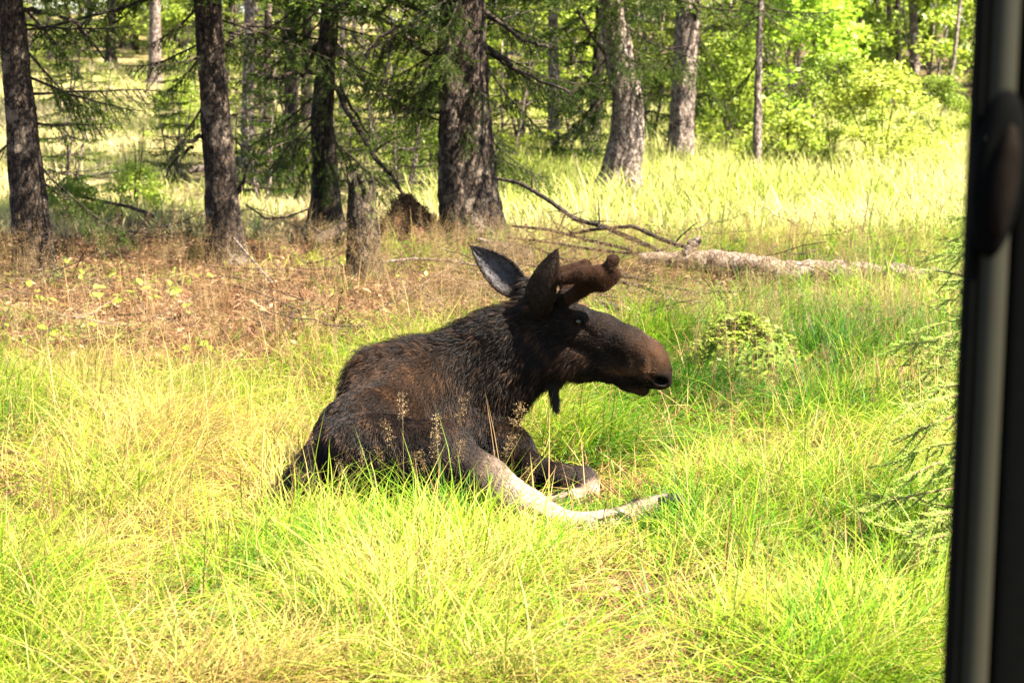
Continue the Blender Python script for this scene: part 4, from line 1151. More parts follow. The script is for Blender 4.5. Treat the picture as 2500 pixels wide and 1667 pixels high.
fallen('fallen_branch', 'brown rotten branch leaning from the litter onto the mossy trunk', 'branch', [(770, 590, 18.6, 26), (810, 568, 19.0, 22), (845, 548, 19.4, 18)], BARK['dead'], 2, 17)
fallen('fallen_branch', 'tangle-twigged dead branch on the ground by the straight spruce', 'branch', [(600, 500, 20.2, 4), (650, 535, 19.8, 6), (700, 530, 19.8, 5), (760, 508, 19.8, 4)], BARK['dead'], 9, 18)
fallen('fallen_branch', 'thin stick slanting across the litter beside the straight spruce foot', 'branch', [(570, 580, 18.0, 4), (620, 640, 17.3, 7), (665, 690, 16.5, 6)], BARK['pale'], 1, 19)
fallen('fallen_branch', 'bleached crooked branch on the straw slope behind the leaning trunk', 'branch', [(120, 420, 26.5, 8), (200, 432, 26.2, 9), (280, 420, 26.0, 7), (350, 400, 26.0, 5)], BARK['grey'], 6, 21)
fallen('fallen_branch', 'twiggy dead branch lying in shade beyond the dark leaning stick', 'branch', [(230, 520, 22.6, 6), (330, 530, 22.4, 8), (450, 515, 22.4, 6)], BARK['dead'], 9, 22)
fallen('fallen_branch', 'dead branch lying across the brush right behind the antlers', 'branch', [(1250, 640, 16.9, 7), (1350, 655, 16.6, 9), (1480, 665, 16.3, 10), (1600, 690, 15.9, 8)], BARK['dead'], 10, 23)
fallen('fallen_branch', 'curved brown branch in the brush between antlers and log', 'branch', [(1380, 690, 15.9, 9), (1480, 680, 15.9, 12), (1570, 700, 15.6, 10), (1640, 730, 15.2, 6)], BARK['dead'], 9, 24)
fallen('fallen_branch', 'spiky dead branch in brown grass below the log end', 'branch', [(1620, 700, 15.8, 6), (1720, 715, 15.5, 9), (1830, 712, 15.4, 7)], BARK['dead'], 9, 25)
# cut log end by the roots
def cut_log():
    c = P(1288, 612, 17.9); c[2] = float(H(c[0], c[1]))
    t = thing('cut_log', 'short mossy cut log showing a round dark end behind the ears', 'log', c)
    mb = MB(); ax = np.array([-.75, .5, .05]); p = [np.array([0, 0, .11]) + ax * s for s in np.linspace(0, .45, 6)]
    mb.tube(p, [.105, .108, .11, .112, .11, .10], 18); link('wood', mb.mesh('wood', [BARK['stump']]), t)
cut_log()

# ------------------------------------------------------------------ mounds
MOSS = mat_leaf('moss', (.03, .045, .006), (.10, .115, .010), (.24, .22, .028), trans=.2, rough=.8, spec=.1)
MOSSG = mat_leaf('green_moss', (.022, .045, .006), (.065, .105, .012), (.17, .20, .025), trans=.2, rough=.8, spec=.1)
LITTER = mat_leaf('dry_litter', (.018, .008, .0045), (.075, .034, .016), (.21, .12, .07), trans=.1, rough=.85, spec=.1)
def mound(name, label, cat, px, py, wpx, hpx, skin, hair, nh, hl, seed, leaf=None, nl=0, part='mound'):
    g = ground_hit(px, py); D = g[1]
    g[2] = float(H(g[0], g[1]))
    R = wpx / 2 * D / F; h = hpx * D / F
    t = thing(name, label, cat, g)
    r = np.random.default_rng(seed)
    nr, na = 22, 40
    rr = np.linspace(0, 1, nr); aa = np.arange(na) * 2 * PI / na
    RR, AA = np.meshgrid(rr, aa, indexing='ij')
    X = RR * np.cos(AA) * R; Y = RR * np.sin(AA) * R
    Z = h * (1 - RR ** 2) ** 1.2 * (.75 + .5 * noise2(X * 9 + 5, Y * 9 + 5, seed)) + .03 * (noise2(X * 30, Y * 30, seed + 1) - .5) - .03 * RR
    v = np.stack([X, Y, Z], -1).reshape(-1, 3)
    i, j = np.meshgrid(np.arange(nr - 1), np.arange(na), indexing='ij'); j2 = (j + 1) % na
    q = np.stack([i * na + j, (i + 1) * na + j, (i + 1) * na + j2, i * na + j2], -1).reshape(-1, 4)
    link(part, mesh_np(part, v, [q], [skin], attrs={'shade': .35 + .3 * noise2(v[:, 0] * 20, v[:, 1] * 20, 3)}), t)
    mb = MB()
    k = r.integers(0, len(v), nh)
    p = v[k] + r.normal(0, .012, (nh, 3)); d = r.normal(0, 1, (nh, 3)); d[:, 2] = np.abs(d[:, 2]) * .8 + .1; d /= np.linalg.norm(d, axis=1, keepdims=True)
    w = np.cross(d, r.normal(0, 1, (nh, 3))); w /= np.linalg.norm(w, axis=1, keepdims=True); L = (hl * r.uniform(.5, 1.3, nh))[:, None]
    vv = np.stack([p - w * hl * .10, p + w * hl * .10, p + d * L], 1).reshape(-1, 3)
    mb.add(vv, None, np.arange(nh * 3).reshape(-1, 3), 0, np.repeat(np.clip(r.normal(.5, .25, nh), 0, 1), 3))
    o = link('tufts', mb.mesh('tufts', [hair], smooth=False), t, kind='stuff')
    if leaf:
        mb = MB(); k = r.integers(0, len(v), nl)
        p = v[k] * np.array([1.15, 1.15, 1]) + np.stack([r.normal(0, .03, nl), r.normal(0, .03, nl), r.uniform(.0, .05, nl)], 1)
        u = r.normal(0, 1, (nl, 3)); u[:, 2] *= .4; u /= np.linalg.norm(u, axis=1, keepdims=True)
        w = np.cross(u, np.array([0, 0, 1.0]) + r.normal(0, .35, (nl, 3))); w /= np.linalg.norm(w, axis=1, keepdims=True)
        s_ = (.017 * r.uniform(.6, 1.3, nl))[:, None]
        vv = np.stack([p - u * s_, p + w * s_ * .7, p + u * s_, p - w * s_ * .7], 1).reshape(-1, 3)
        mb.add(vv, np.arange(nl * 4).reshape(-1, 4), None, 0, np.repeat(np.clip(r.normal(.5, .25, nl), 0, 1), 4))
        link('leaves', mb.mesh('leaves', [leaf], smooth=False), t, kind='stuff')
    return t
mound('moss_hummock', 'green leafy moss hummock in the grass ahead of the nose', 'hummock', 1815, 900, 310, 105, MOSSG, MOSSG, 3600, .035, 1, LEAF_MID, 1500)
mound('needle_mound', 'brown needle mound topped with moss between stump and thick trunk', 'mound', 1000, 600, 230, 95, LITTER, LITTER, 3500, .055, 2)
mound('moss_patch', 'bright green moss cap on top of the needle mound', 'moss', 1012, 592, 70, 78, MOSS, MOSS, 900, .025, 3)
mound('moss_patch', 'yellow moss patch on the litter between straight spruce and stump', 'moss', 760, 650, 150, 28, MOSS, MOSS, 1800, .025, 4)
mound('moss_patch', 'yellow-green moss cushion at the foot of the straight spruce', 'moss', 480, 640, 80, 30, MOSS, MOSS, 1200, .025, 5)
mound('moss_patch', 'small golden moss patch in the litter below the yellow one', 'moss', 580, 705, 90, 14, MOSS, MOSS, 900, .022, 6)
mound('moss_patch', 'dark mossy lump beside the mound near the stump foot', 'moss', 950, 625, 90, 40, MOSS, MOSS, 1200, .025, 7)

# ------------------------------------------------------------------ young spruces reaching in beside the post
def small_spruce(label, px, D, h, R, seed, nb=26, az=(2.0, 4.4)):
    x = (px - 1250) / F * D
    t = thing('spruce_sapling', label, 'sapling', (x, D, float(H(x, D))))
    r = np.random.default_rng(seed)
    mb = MB(); mb.tube([(0, 0, -.05), (.01, .0, h * .5), (0, .01, h)], [.02, .013, .004], 8)
    link('trunk', mb.mesh('trunk', [TWIG]), t)
    for k in range(nb):
        z = h * (.06 + .9 * (k + r.random()) / nb); f = z / h
        a = r.uniform(*az) if k % 4 else r.random() * 6.28
        l = R * (1 - f) ** .55 * r.uniform(.7, 1.1) + .06
        en = np.array([math.cos(a) * l, math.sin(a) * l, z + l * r.uniform(-.40, .15)])
        mb = MB()
        axis = bend((0, 0, z), en, -.03, 8, r, .015)
        mb.tube(axis, np.linspace(.0065, .002, 8), 5)
        d0 = en - np.array([0, 0, z]); d0 /= np.linalg.norm(d0); lat = np.cross(d0, [0, 0, 1.0]); lat /= np.linalg.norm(lat)
        needles_on(mb, axis[2:], .018, .0030, .0008, r, 1)
        bare = .25 if z > .3 * h else .1
        for i in range(int(7 + l * 16)):
            tt = bare + (.97 - bare) * r.random(); o = axis[int(tt * 7)]
            dr = d0 * r.uniform(.5, 1) + lat * (1 if i % 2 else -1) * r.uniform(.2, .9) + np.array([0, 0, r.uniform(-.95, .25)]); dr /= np.linalg.norm(dr)
            tl = r.uniform(.07, .19) * (1.2 - tt * .5)
            tw = bend(o, o + dr * tl, .06, 4, r); mb.tube(tw, np.linspace(.0028, .0012, 4), 4, cap=False)
            needles_on(mb, tw, .017, .0038, .0010, r, 1)
        link('branch', mb.mesh('branch', [TWIG, NEEDLE_YOUNG], smooth=False), t)
small_spruce('fresh green young spruce reaching into the grass beside the black post', 2425, 8.1, .72, .60, 3, 17)
small_spruce('small spruce sapling at the foot of the black post in the grass', 2390, 7.5, .32, .34, 4, 12)
small_spruce('taller brown-twigged young spruce standing further behind the black post', 2450, 11.2, .95, .62, 5, 20)
small_spruce('young spruce by the thin end of the pale log', 2400, 16.2, .75, .5, 6, 14)

# ------------------------------------------------------------------ broad-leaved seedlings in the litter
SEED_LEAF = mat_leaf('seedling_leaf', (.10, .14, .015), (.22, .26, .03), (.34, .34, .06), trans=.45, rough=.45)
def leaf_mesh(L, W, seed):
    r = np.random.default_rng(seed); mb = MB(); n = 7
    v = []; 
    for i in range(n):
        u = i / (n - 1); w = W * math.sin(PI * min(.999, u * .96 + .02)) ** .8
        z = -.25 * L * u * u + r.normal(0, .001)
        v += [(u * L, -w, z + w * .25), (u * L, 0, z), (u * L, w, z + w * .25)]
    q = [[i * 3 + j, i * 3 + j + 1, i * 3 + j + 4, i * 3 + j + 3] for i in range(n - 1) for j in range(2)]
    mb.add(v, q, None, 0, r.uniform(.3, .8)); return mb.mesh('leaf', [SEED_LEAF])
LEAVES = [leaf_mesh(.085, .030, 1), leaf_mesh(.07, .028, 2), leaf_mesh(.10, .032, 3)]
mbs = MB(); mbs.tube([(0, 0, -.02), (.005, 0, .07), (0, .004, .15)], [.002, .0017, .001], 5); STEM = mbs.mesh('stem', [TWIG])
def seedling(px, py, label, group, s=1.0):
    g = ground_hit(px, py + 18); r = np.random.default_rng(int(px * 7 + py))
    t = thing('seedling', label, 'seedling', (g[0], g[1], float(H(g[0], g[1]))), r.random() * 6, group); t.scale = (s, s, s)
    link('stem', STEM, t)
    for k in range(int(r.integers(3, 6))):
        l = link('leaf', LEAVES[int(r.integers(0, 3))], t)
        l.location = (0, 0, .15 - .022 * k); l.rotation_euler = (r.normal(0, .35), r.normal(.1, .35), k * 2.4 + r.normal(0, .3))
for px, py in ((70, 700), (95, 735), (75, 790), (10, 815), (118, 830), (150, 825), (165, 648), (205, 690), (245, 720), (285, 682), (300, 735), (335, 700), (330, 730), (370, 725), (275, 745), (225, 740), (375, 695), (410, 705), (425, 720), (430, 728), (465, 690), (505, 685), (550, 662), (120, 745), (460, 765), (490, 850), (450, 870), (505, 870), (20, 690), (215, 800)):
    seedling(px, py, 'pale green broad-leaved seedling in the brown needle litter', 'seedlings in the needle litter', .72)
for px, py in ((720, 625), (780, 610), (840, 640), (1000, 655), (1040, 670), (980, 690), (690, 615)):
    seedling(px, py, 'small green seedling on the litter near the broken stump', 'seedlings near the stump', .6)

# ------------------------------------------------------------------ the dark post beside the viewer
def build_post():
    D = 2.5; s = D / F
    X = lambda px: (px - 1250) * s
    root = thing('window_post', 'dark metal window post with rubber edge at the viewing opening', 'post', (X(2440), D, float(H(X(2440), D))))
    rub = mat_plain('rubber', (.0016, .0016, .0013), .9, .02, 60, .2)  # near-black post colours stand in for the shade of an unbuilt roof
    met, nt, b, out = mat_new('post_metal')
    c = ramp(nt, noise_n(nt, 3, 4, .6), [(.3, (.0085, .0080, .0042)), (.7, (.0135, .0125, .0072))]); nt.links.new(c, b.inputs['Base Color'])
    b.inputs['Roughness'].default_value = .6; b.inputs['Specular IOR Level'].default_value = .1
    blk = mat_plain('shaded_black', (.0013, .0013, .0011), .9, .02, 50, .2)
    z0, z1 = -.0, 2.45
    def bar(name, x0, x1, y, dep, mat, bow, n=10):
        # extruded strip, slightly tilted like the photo, rounded towards the viewer
        mb = MB(); rows = []
        for z in np.linspace(z0, z1, 14):
            sh = (z - 1.85) * 0.0219
            row = []
            for i in range(n + 1):
                t = i / n; row.append((x0 + (x1 - x0) * t + sh, y - bow * math.sqrt(max(0, 1 - (2 * t - 1) ** 2)), z))
            row += [(x1 + sh, y + dep, z), (x0 + sh, y + dep, z)]
            rows.append(row)
        m = len(rows[0]); v = np.array(rows).reshape(-1, 3)
        q = [[i * m + j, i * m + (j + 1) % m, (i + 1) * m + (j + 1) % m, (i + 1) * m + j] for i in range(13) for j in range(m)]
        mb.add(v - np.array(root.location), q)
        return link(name, mb.mesh(name, [mat]), root)
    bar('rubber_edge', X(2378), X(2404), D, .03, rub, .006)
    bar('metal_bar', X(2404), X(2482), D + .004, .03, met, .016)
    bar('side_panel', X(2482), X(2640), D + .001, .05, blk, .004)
    # dark oval plate with a brownish centre
    def oval(name, cx, cy, rx, rz, y, dep, mat, parent, tilt):
        mb = MB(); n = 36; th = np.arange(n) * 2 * PI / n
        rings = []
        for f, dy in ((.0, -.006), (.6, -.005), (.92, -.002), (1.0, .003), (1.0, dep)):
            x = np.cos(th) * rx * f; z = np.sin(th) * rz * f
            ct, st_ = math.cos(tilt), math.sin(tilt)
            rings.append(np.stack([cx + x * ct - z * st_, np.full(n, y + dy), cy + x * st_ + z * ct], 1))
        v = np.concatenate(rings); i, j = np.meshgrid(np.arange(4), np.arange(n), indexing='ij')
        q = np.stack([i * n + j, i * n + (j + 1) % n, (i + 1) * n + (j + 1) % n, (i + 1) * n + j], -1).reshape(-1, 4)
        mb.add(v - np.array(root.location), q); return link(name, mb.mesh(name, [mat]), parent)
    c = P(2438, 425, D - .02)
    h = oval('oval_plate', c[0], c[2], 60 * s, 205 * s, D - .024, .02, blk, root, -.10)
    centre_mat = mat_plain('oval_centre', (.0045, .003, .002), .8, .02, 25, .4)
    c = P(2452, 445, D - .03)
    oval('oval_centre', c[0], c[2], 32 * s, 140 * s, D - .032, .006, centre_mat, h, -.12)
build_post()
# ------------------------------------------------------------------ grass and other ground cover (stuff)
SEEDH = mat_leaf('seed_head', (.09, .055, .018), (.18, .11, .042), (.36, .26, .14), trans=.4, rough=.7, inst='tint', spec=.2)
STICK = mat_leaf('dead_twig', (.010, .006, .004), (.045, .027, .017), (.14, .095, .065), trans=0.0, rough=.9, inst='tint', spec=.1)
HERB = mat_leaf('herb', (.025, .065, .006), (.07, .12, .012), (.16, .18, .03), trans=.45, inst='tint')
LITT = mat_leaf('litter_bits', (.012, .005, .0025), (.075, .030, .012), (.30, .18, .10), trans=.1, rough=.85, inst='tint', spec=.1)

def scatter(name, label, cat, variants, pos, rot, scl, tint, vi):
    """one object: shared tufts set on many points"""
    col = bpy.data.collections.new(name + '_tufts')
    for i, me in enumerate(variants):
        o = bpy.data.objects.new('%s_tuft_%02d' % (name, i), me); col.objects.link(o)
    me = bpy.data.meshes.new(name)
    n = len(pos)
    me.vertices.add(n); me.vertices.foreach_set('co', pos.astype(np.float32).ravel())
    for k, ty, arr, key in (('rot', 'FLOAT_VECTOR', rot, 'vector'), ('scl', 'FLOAT_VECTOR', scl, 'vector'), ('tint', 'FLOAT', tint, 'value'), ('vi', 'INT', vi, 'value')):
        a = me.attributes.new(k, ty, 'POINT'); a.data.foreach_set(key, np.ascontiguousarray(arr, np.int32 if ty == 'INT' else np.float32).ravel())
    ob = link(name, me, None, kind='stuff', label=label, category=cat)
    ng = bpy.data.node_groups.new(name + '_scatter', 'GeometryNodeTree')
    ng.interface.new_socket('Geometry', in_out='INPUT', socket_type='NodeSocketGeometry')
    ng.interface.new_socket('Geometry', in_out='OUTPUT', socket_type='NodeSocketGeometry')
    gi = ng.nodes.new('NodeGroupInput'); go = ng.nodes.new('NodeGroupOutput')
    iop = ng.nodes.new('GeometryNodeInstanceOnPoints'); ci = ng.nodes.new('GeometryNodeCollectionInfo')
    ci.inputs['Collection'].default_value = col; ci.inputs['Separate Children'].default_value = True; ci.inputs['Reset Children'].default_value = True
    def named(nm, dt):
        nd = ng.nodes.new('GeometryNodeInputNamedAttribute'); nd.data_type = dt; nd.inputs['Name'].default_value = nm; return nd.outputs['Attribute']
    L = ng.links.new
    L(gi.outputs[0], iop.inputs['Points']); L(ci.outputs[0], iop.inputs['Instance'])
    iop.inputs['Pick Instance'].default_value = True
    L(named('vi', 'INT'), iop.inputs['Instance Index']); L(named('rot', 'FLOAT_VECTOR'), iop.inputs['Rotation']); L(named('scl', 'FLOAT_VECTOR'), iop.inputs['Scale'])
    L(iop.outputs[0], go.inputs[0])
    md = ob.modifiers.new('scatter', 'NODES'); md.node_group = ng
    return ob

# where the moose lies
occ = np.zeros((80, 80), bool)                        # 4 cm cells from (-1.2, 7.9)
lowv = MOOSE_V[MOOSE_V[:, 2] < .30]
oi = np.clip(((lowv[:, 0] + 1.2) / .04).astype(int), 0, 79); oj = np.clip(((lowv[:, 1] - 7.9) / .04).astype(int), 0, 79)
occ[oi, oj] = True
for j in range(80):                                     # fill rows
    k = np.flatnonzero(occ[:, j])
    if len(k) and 8.8 < 7.9 + j * .04 < 9.95: occ[k.min():min(k.max(), 36) + 1, j] = True
def on_moose(x, y):
    i = np.floor((x + 1.2) / .04).astype(int); j = np.floor((y - 7.9) / .04).astype(int)
    ok = (i >= 0) & (i < 80) & (j >= 0) & (j < 80)
    o = np.zeros(len(x), bool); o[ok] = occ[i[ok], j[ok]]
    return o

def points(y0, y1, per_m2, seed, margin=.9, half=.225):
    r = np.random.default_rng(seed)
    W = half * y1 + margin
    n = int((y1 - y0) * 2 * W * per_m2)
    x = r.uniform(-W, W, n); y = r.uniform(y0, y1, n)
    k = np.abs(x) < half * y + margin
    k &= ~on_moose(x, y)
    k &= ~((x > .40) & (y < 3.0))
    return x[k], y[k], r

def field(x, y):
    """0 lush green .. 1 straw, in patches"""
    px = 1250 + x * F / y
    t = .46 + (fbm2(x * .9, y * .7, 31) - .5) * 1.1 + (fbm2(x * 3.1, y * 2.3, 32) - .5) * .75
    t = t + .10 * sstep(10.3, 12.5, y) * (1 - sstep(1000, 1300, px))          # dry fringe of the litter
    t = t + .10 * (1 - sstep(7.6, 8.6, y)) + .30 * sstep(.58, .75, fbm2(x * 1.5, y * 1.2, 35))
    t = t - .20 * np.exp(-((px - 1500) / 260) ** 2 - ((y - 10.6) / 1.0) ** 2)   # greener ahead of the chest
    t = t + .14 * sstep(20, 24, y)
    return t

def blade_mesh(o, L, az, lean, curl, w, tw, shade, seg, mat, name):
    """all blades of a sward in one mesh"""
    n = len(o); k1 = seg + 1
    d = np.stack([np.cos(az), np.sin(az), np.zeros(n)], 1); sd = np.stack([-np.sin(az), np.cos(az), np.zeros(n)], 1)
    sv = sd * np.cos(tw)[:, None] + np.array([0, 0, 1.0]) * (np.sin(tw) * .6)[:, None]
    prof = np.interp(np.linspace(0, 1, k1), [0, .3, .7, 1], [.7, 1, .75, 0])
    p = o.copy(); th = lean.copy(); V = np.empty((n, 2 * seg + 1, 3))
    for i in range(k1):
        hw = (w * prof[i] / 2)[:, None]
        if i < seg:
            V[:, i] = p - sv * hw; V[:, k1 + i] = p + sv * hw
            p = p + (d * np.sin(th)[:, None] + np.array([0, 0, 1.0]) * np.cos(th)[:, None]) * (L / seg)[:, None]
            th = np.minimum(th + curl / seg, 2.2)
        else:
            V[:, i] = p
    nv = 2 * seg + 1; base = (np.arange(n) * nv)[:, None]
    q = np.concatenate([base + np.array([[i, k1 + i, k1 + i + 1, i + 1]]) for i in range(seg - 1)]) if seg > 1 else np.zeros((0, 4), int)
    t = base + np.array([[seg - 1, k1 + seg - 1, seg]])
    gz = H(V[:, :, 0].ravel(), V[:, :, 1].ravel()).reshape(n, nv)
    V[:, :, 2] = np.maximum(V[:, :, 2], gz + .004) if seg > 2 else V[:, :, 2]
    return mesh_np(name, V.reshape(-1, 3), [q, t], [mat], smooth=False, attrs={'shade': np.repeat(shade, nv)})

GRASS_STOPS = [(0.0, (.012, .045, .002)), (.24, (.042, .118, .004)), (.46, (.108, .195, .005)), (.70, (.220, .245, .020)), (.86, (.30, .275, .07)), (1.0, (.30, .195, .06))]
MEADOW = mat_leaf('meadow_blades', [(0.0, (.06, .12, .008)), (.4, (.20, .24, .03)), (.75, (.34, .33, .10)), (1.0, (.40, .32, .17))], trans=.5, rough=.6, spec=.1)
GRASS1 = mat_leaf('grass_blades', GRASS_STOPS, trans=.5, rough=.5, spec=.12)
DRY1 = mat_leaf('dry_blades', [(0.0, (.070, .034, .008)), (.5, (.19, .110, .030)), (1.0, (.32, .20, .09))], trans=.3, rough=.6, spec=.2)

def sward(x, y, per, r, hlo, hhi, w, spread, lean, curl, hs, tint, flow):
    """blades of tussocks at x, y"""
    k = np.repeat(np.arange(len(x)), per); n = len(k)
    a = r.random(n) * 6.28; q = spread * np.sqrt(r.random(n)) * np.sqrt(hs[k])
    ox = x[k] + np.cos(a) * q; oy = y[k] + np.sin(a) * q
    o = np.stack([ox, oy, H(ox, oy) - .01], 1)
    fan = r.random(n) < .35
    az = np.where(fan, a + r.normal(0, .4, n), flow[k] + r.normal(0, .75, n))
    return (o, r.uniform(hlo, hhi, n) * hs[k], az, np.abs(r.normal(lean, .3, n)), r.uniform(.3, 1.5, n) * curl, w * r.uniform(.6, 1.3, n),
            r.normal(0, .6, n), np.clip(tint[k] + r.normal(0, .15, n), 0, 1))

def build_grass():
    parts = []
    for y0, y1, dn, sd, per, w in ((6.2, 10.6, 380, 41, 26, .0045), (10.6, 14.0, 250, 42, 18, .0048), (14.0, 20.5, 105, 43, 14, .0062)):
        x, y, r = points(y0, y1, dn, sd, .7)
        px = 1250 + x * F / y; py = HORIZON + CAM_H * F / y; n = len(x)
        lz = litter_zone(x, y)
        clump = fbm2(x * 2.0, y * 1.8, 51)
        keep = r.random(n) < (1 - .96 * lz) * np.clip(.06 + 1.25 * sstep(.32, .62, clump), 0, 1)
        keep &= ~((((x - 1.23) / .36) ** 2 + ((y - 12.55) / .60) ** 2) < 1)
        keep &= ~((y > 13.5) & (px < 1500) & (px > 850) & (r.random(n) < .75))
        keep &= ~((y > 14.5) & (px >= 1500) & (px < 1800) & (r.random(n) < .4))
        x, y, px, py, lz = x[keep], y[keep], px[keep], py[keep], lz[keep]; n = len(x)
        t = field(x, y) + r.normal(0, .08, n)
        hs = (.30 + .75 * fbm2(x * 1.2, y * 1.0, 61) + .75 * sstep(.3, .75, fbm2(x * 2.6, y * 2.2, 62))) * r.uniform(.75, 1.25, n) * (1 - .4 * lz)
        press = np.clip(1.5 * np.exp(-((px - 1400) / 215) ** 4 - ((y - 8.75) / .62) ** 4), 0, 1)
        hs *= 1 - .70 * press
        hs *= 1 + .15 * np.exp(-((px - 950) / 330) ** 2 - ((y - 8.45) / .30) ** 2)
        flow = .35 + (fbm2(x * .55, y * .55, 71) - .5) * 5.0 + r.normal(0, .35, n)
        lean = .35 + .75 * fbm2(x * 1.0, y * 1.0, 72)
        b = sward(x, y, per, r, .12, .42, w, .085, .82, 1.5, hs, t, flow)
        parts.append(b)
    near, far = parts[0], [np.concatenate([a, b]) for a, b in zip(parts[1], parts[2])]
    g = thing('grass', 'long yellow-green meadow grass around and in front of the moose', 'grass'); g['kind'] = 'stuff'
    link('near_sward', blade_mesh(*near, 3, GRASS1, 'grass'), g, kind='stuff')
    link('farther_sward', blade_mesh(*far, 2, GRASS1, 'grass'), g, kind='stuff')

    # meadow behind the log and trees
    x, y, r = points(20.0, 44.0, 20, 45, 1.0, .235)
    px = 1250 + x * F / y; leftw = 1 - sstep(900, 1150, px); n = len(x)
    keep = r.random(n) < np.where(leftw > .5, .35 + .8 * fbm2(x * .7, y * .7, 52), .9) * (1 - .35 * sstep(33, 40, y))
    x, y, px, leftw = x[keep], y[keep], px[keep], leftw[keep]; n = len(x)
    t = .70 + (fbm2(x * .6, y * .5, 33) - .5) * .8 + .12 * leftw + r.normal(0, .06, n)
    hs = r.uniform(.8, 1.5, n) * np.where(leftw > .5, .6, 1.0)
    b = sward(x, y, 14, r, .18, .42, .016, .22, .5, 1.0, hs, t, r.random(n) * 6.28)
    o = link('meadow_grass', blade_mesh(*b, 2, MEADOW, 'meadow_grass'), None, kind='stuff', label='pale sunlit meadow grass beyond the log and trunks', category='grass')

    # dry stalks and lying thatch
    x, y, r = points(6.2, 20.5, 60, 46, .7)
    px = 1250 + x * F / y; n = len(x); lz = litter_zone(x, y)
    d = .30 + .7 * sstep(.45, .70, fbm2(x * 1.4, y * 1.2, 53)) - .22 * lz
    keep = r.random(n) < d * (1 - .7 * np.exp(-((px - 1400) / 380) ** 2 - ((y - 8.4) / .5) ** 2))
    x, y, px = x[keep], y[keep], px[keep]; n = len(x)
    up = sward(x, y, 3, r, .25, .62, .0030, .10, .28, .6, r.uniform(.6, 1.0, n), r.normal(.5, .2, n), r.normal(.5, 1.0, n))
    x2, y2, r = points(6.2, 13.5, 120, 56, .7)
    k = r.random(len(x2)) < .35 + .65 * sstep(.35, .75, fbm2(x2 * 1.6, y2 * 1.4, 57)); x2, y2 = x2[k], y2[k]; n2 = len(x2)
    ly = sward(x2, y2, 14, r, .10, .34, .0050, .12, 1.25, .5, np.ones(n2), r.normal(.5, .2, n2), r.normal(.3, 1.2, n2))
    al = [np.concatenate([a, b]) for a, b in zip(up, ly)]
    link('dry_grass', blade_mesh(*al, 3, DRY1, 'dry_grass'), None, kind='stuff', label='straw-coloured dry stalks and thatch mixed through the grass', category='grass')

    # seed heads: airy panicles on thin stalks
    seeds = []
    r = np.random.default_rng(3)
    for s in range(8):
        mb = MB(); dense = s >= 5
        for q in range(3 if not dense else 2):
            L = r.uniform(.38, .62); az = r.random() * 6.28; lean = abs(r.normal(.14, .12)); o = np.array([r.normal(0, .04), r.normal(0, .04), -.02])
            dv = np.array([math.cos(az) * math.sin(lean), math.sin(az) * math.sin(lean), math.cos(lean)])
            ax = np.array([o + dv * L * u + np.array([math.cos(az), math.sin(az), -.3]) * .08 * L * u * u for u in np.linspace(0, 1, 6)])
            mb.tube(ax, np.linspace(.0011, .0005, 6), 3, 0, cap=False, a=.35)
            nb = 46 if not dense else 85
            hl = .16 if not dense else .11
            for _ in range(nb):
                u = 1 - hl / L * r.random() ** .8; b0 = o + dv * L * u + np.array([math.cos(az), math.sin(az), -.3]) * .08 * L * u * u
                dd = r.normal(0, 1, 3); dd[2] = abs(dd[2]) * .4; dd /= np.linalg.norm(dd)
                e = b0 + dd * r.uniform(.01, .055 if not dense else .022) * (1.15 - (1 - u) * 0)
                sz = .0040 if not dense else .0034
                u1 = r.normal(0, 1, 3); u1 /= np.linalg.norm(u1); u2 = np.cross(u1, r.normal(0, 1, 3)); u2 /= np.linalg.norm(u2)
                mb.add([e - u1 * sz, e + u2 * sz * .45, e + u1 * sz, e - u2 * sz * .45], [[0, 1, 2, 3]], None, 0, np.clip(r.normal(.6, .25), 0, 1))
                if r.random() < .5:
                    mb.add([b0, e, b0 + np.array([.0007, 0, .0007])], None, [[0, 1, 2]], 0, .4)
        seeds.append(mb.mesh('tuft', [SEEDH], smooth=False))
    x, y, r = points(8.9, 18.6, 34, 47)
    px = 1250 + x * F / y; n = len(x)
    d = .35 + .9 * fbm2(x * 1.1, y * .9, 54) - .25 * sstep(1750, 2100, px) - .5 * sstep(1600, 1750, px) * sstep(14.5, 15.5, y) + .3 * sstep(12, 14, y) * sstep(900, 1200, px) - .30 * litter_zone(x, y) * (px < 1000)
    near = y < 11.2
    keep = r.random(n) < np.where(near, d * .25, d)
    keep &= ~((px > 1180) & (px < 1700) & (y < 13.0) & (r.random(n) < .85))
    x, y = x[keep], y[keep]; n = len(x)
    vi = np.where(y < 12.5, 5 + r.integers(0, 3, n), r.integers(0, 5, n)); hs = r.uniform(.6, 1.0, n) * np.where(y < 12, .72, 1)
    # the few tall heads standing in front of the flank
    ex = [(770, 8.42, .92), (800, 8.5, .85), (1010, 8.4, .95), (1035, 8.44, .98), (1065, 8.42, .95), (1100, 8.5, .80), (1175, 8.45, .95), (1205, 8.5, .88), (975, 8.5, .72), (880, 8.46, .66), (700, 8.5, .7), (1290, 8.5, .62)]
    ex = np.array([((p - 1250) * d / F, d, h) for p, d, h in ex])
    x = np.concatenate([x, ex[:, 0]]); y = np.concatenate([y, ex[:, 1]]); hs = np.concatenate([hs, ex[:, 2] * 1.0]); vi = np.concatenate([vi, 5 + np.arange(len(ex)) % 3]); n = len(x)
    scatter('seed_grass', 'fine grass stalks with airy tan seed heads', 'grass', seeds, np.stack([x, y, H(x, y)], 1),
            np.stack([r.normal(0, .10, n), r.normal(0, .10, n), r.random(n) * 6.28], 1), np.stack([hs, hs, hs], 1), np.clip(r.normal(.5, .18, n), 0, 1), vi)

    # low herbs
    herbs = []
    r = np.random.default_rng(4)
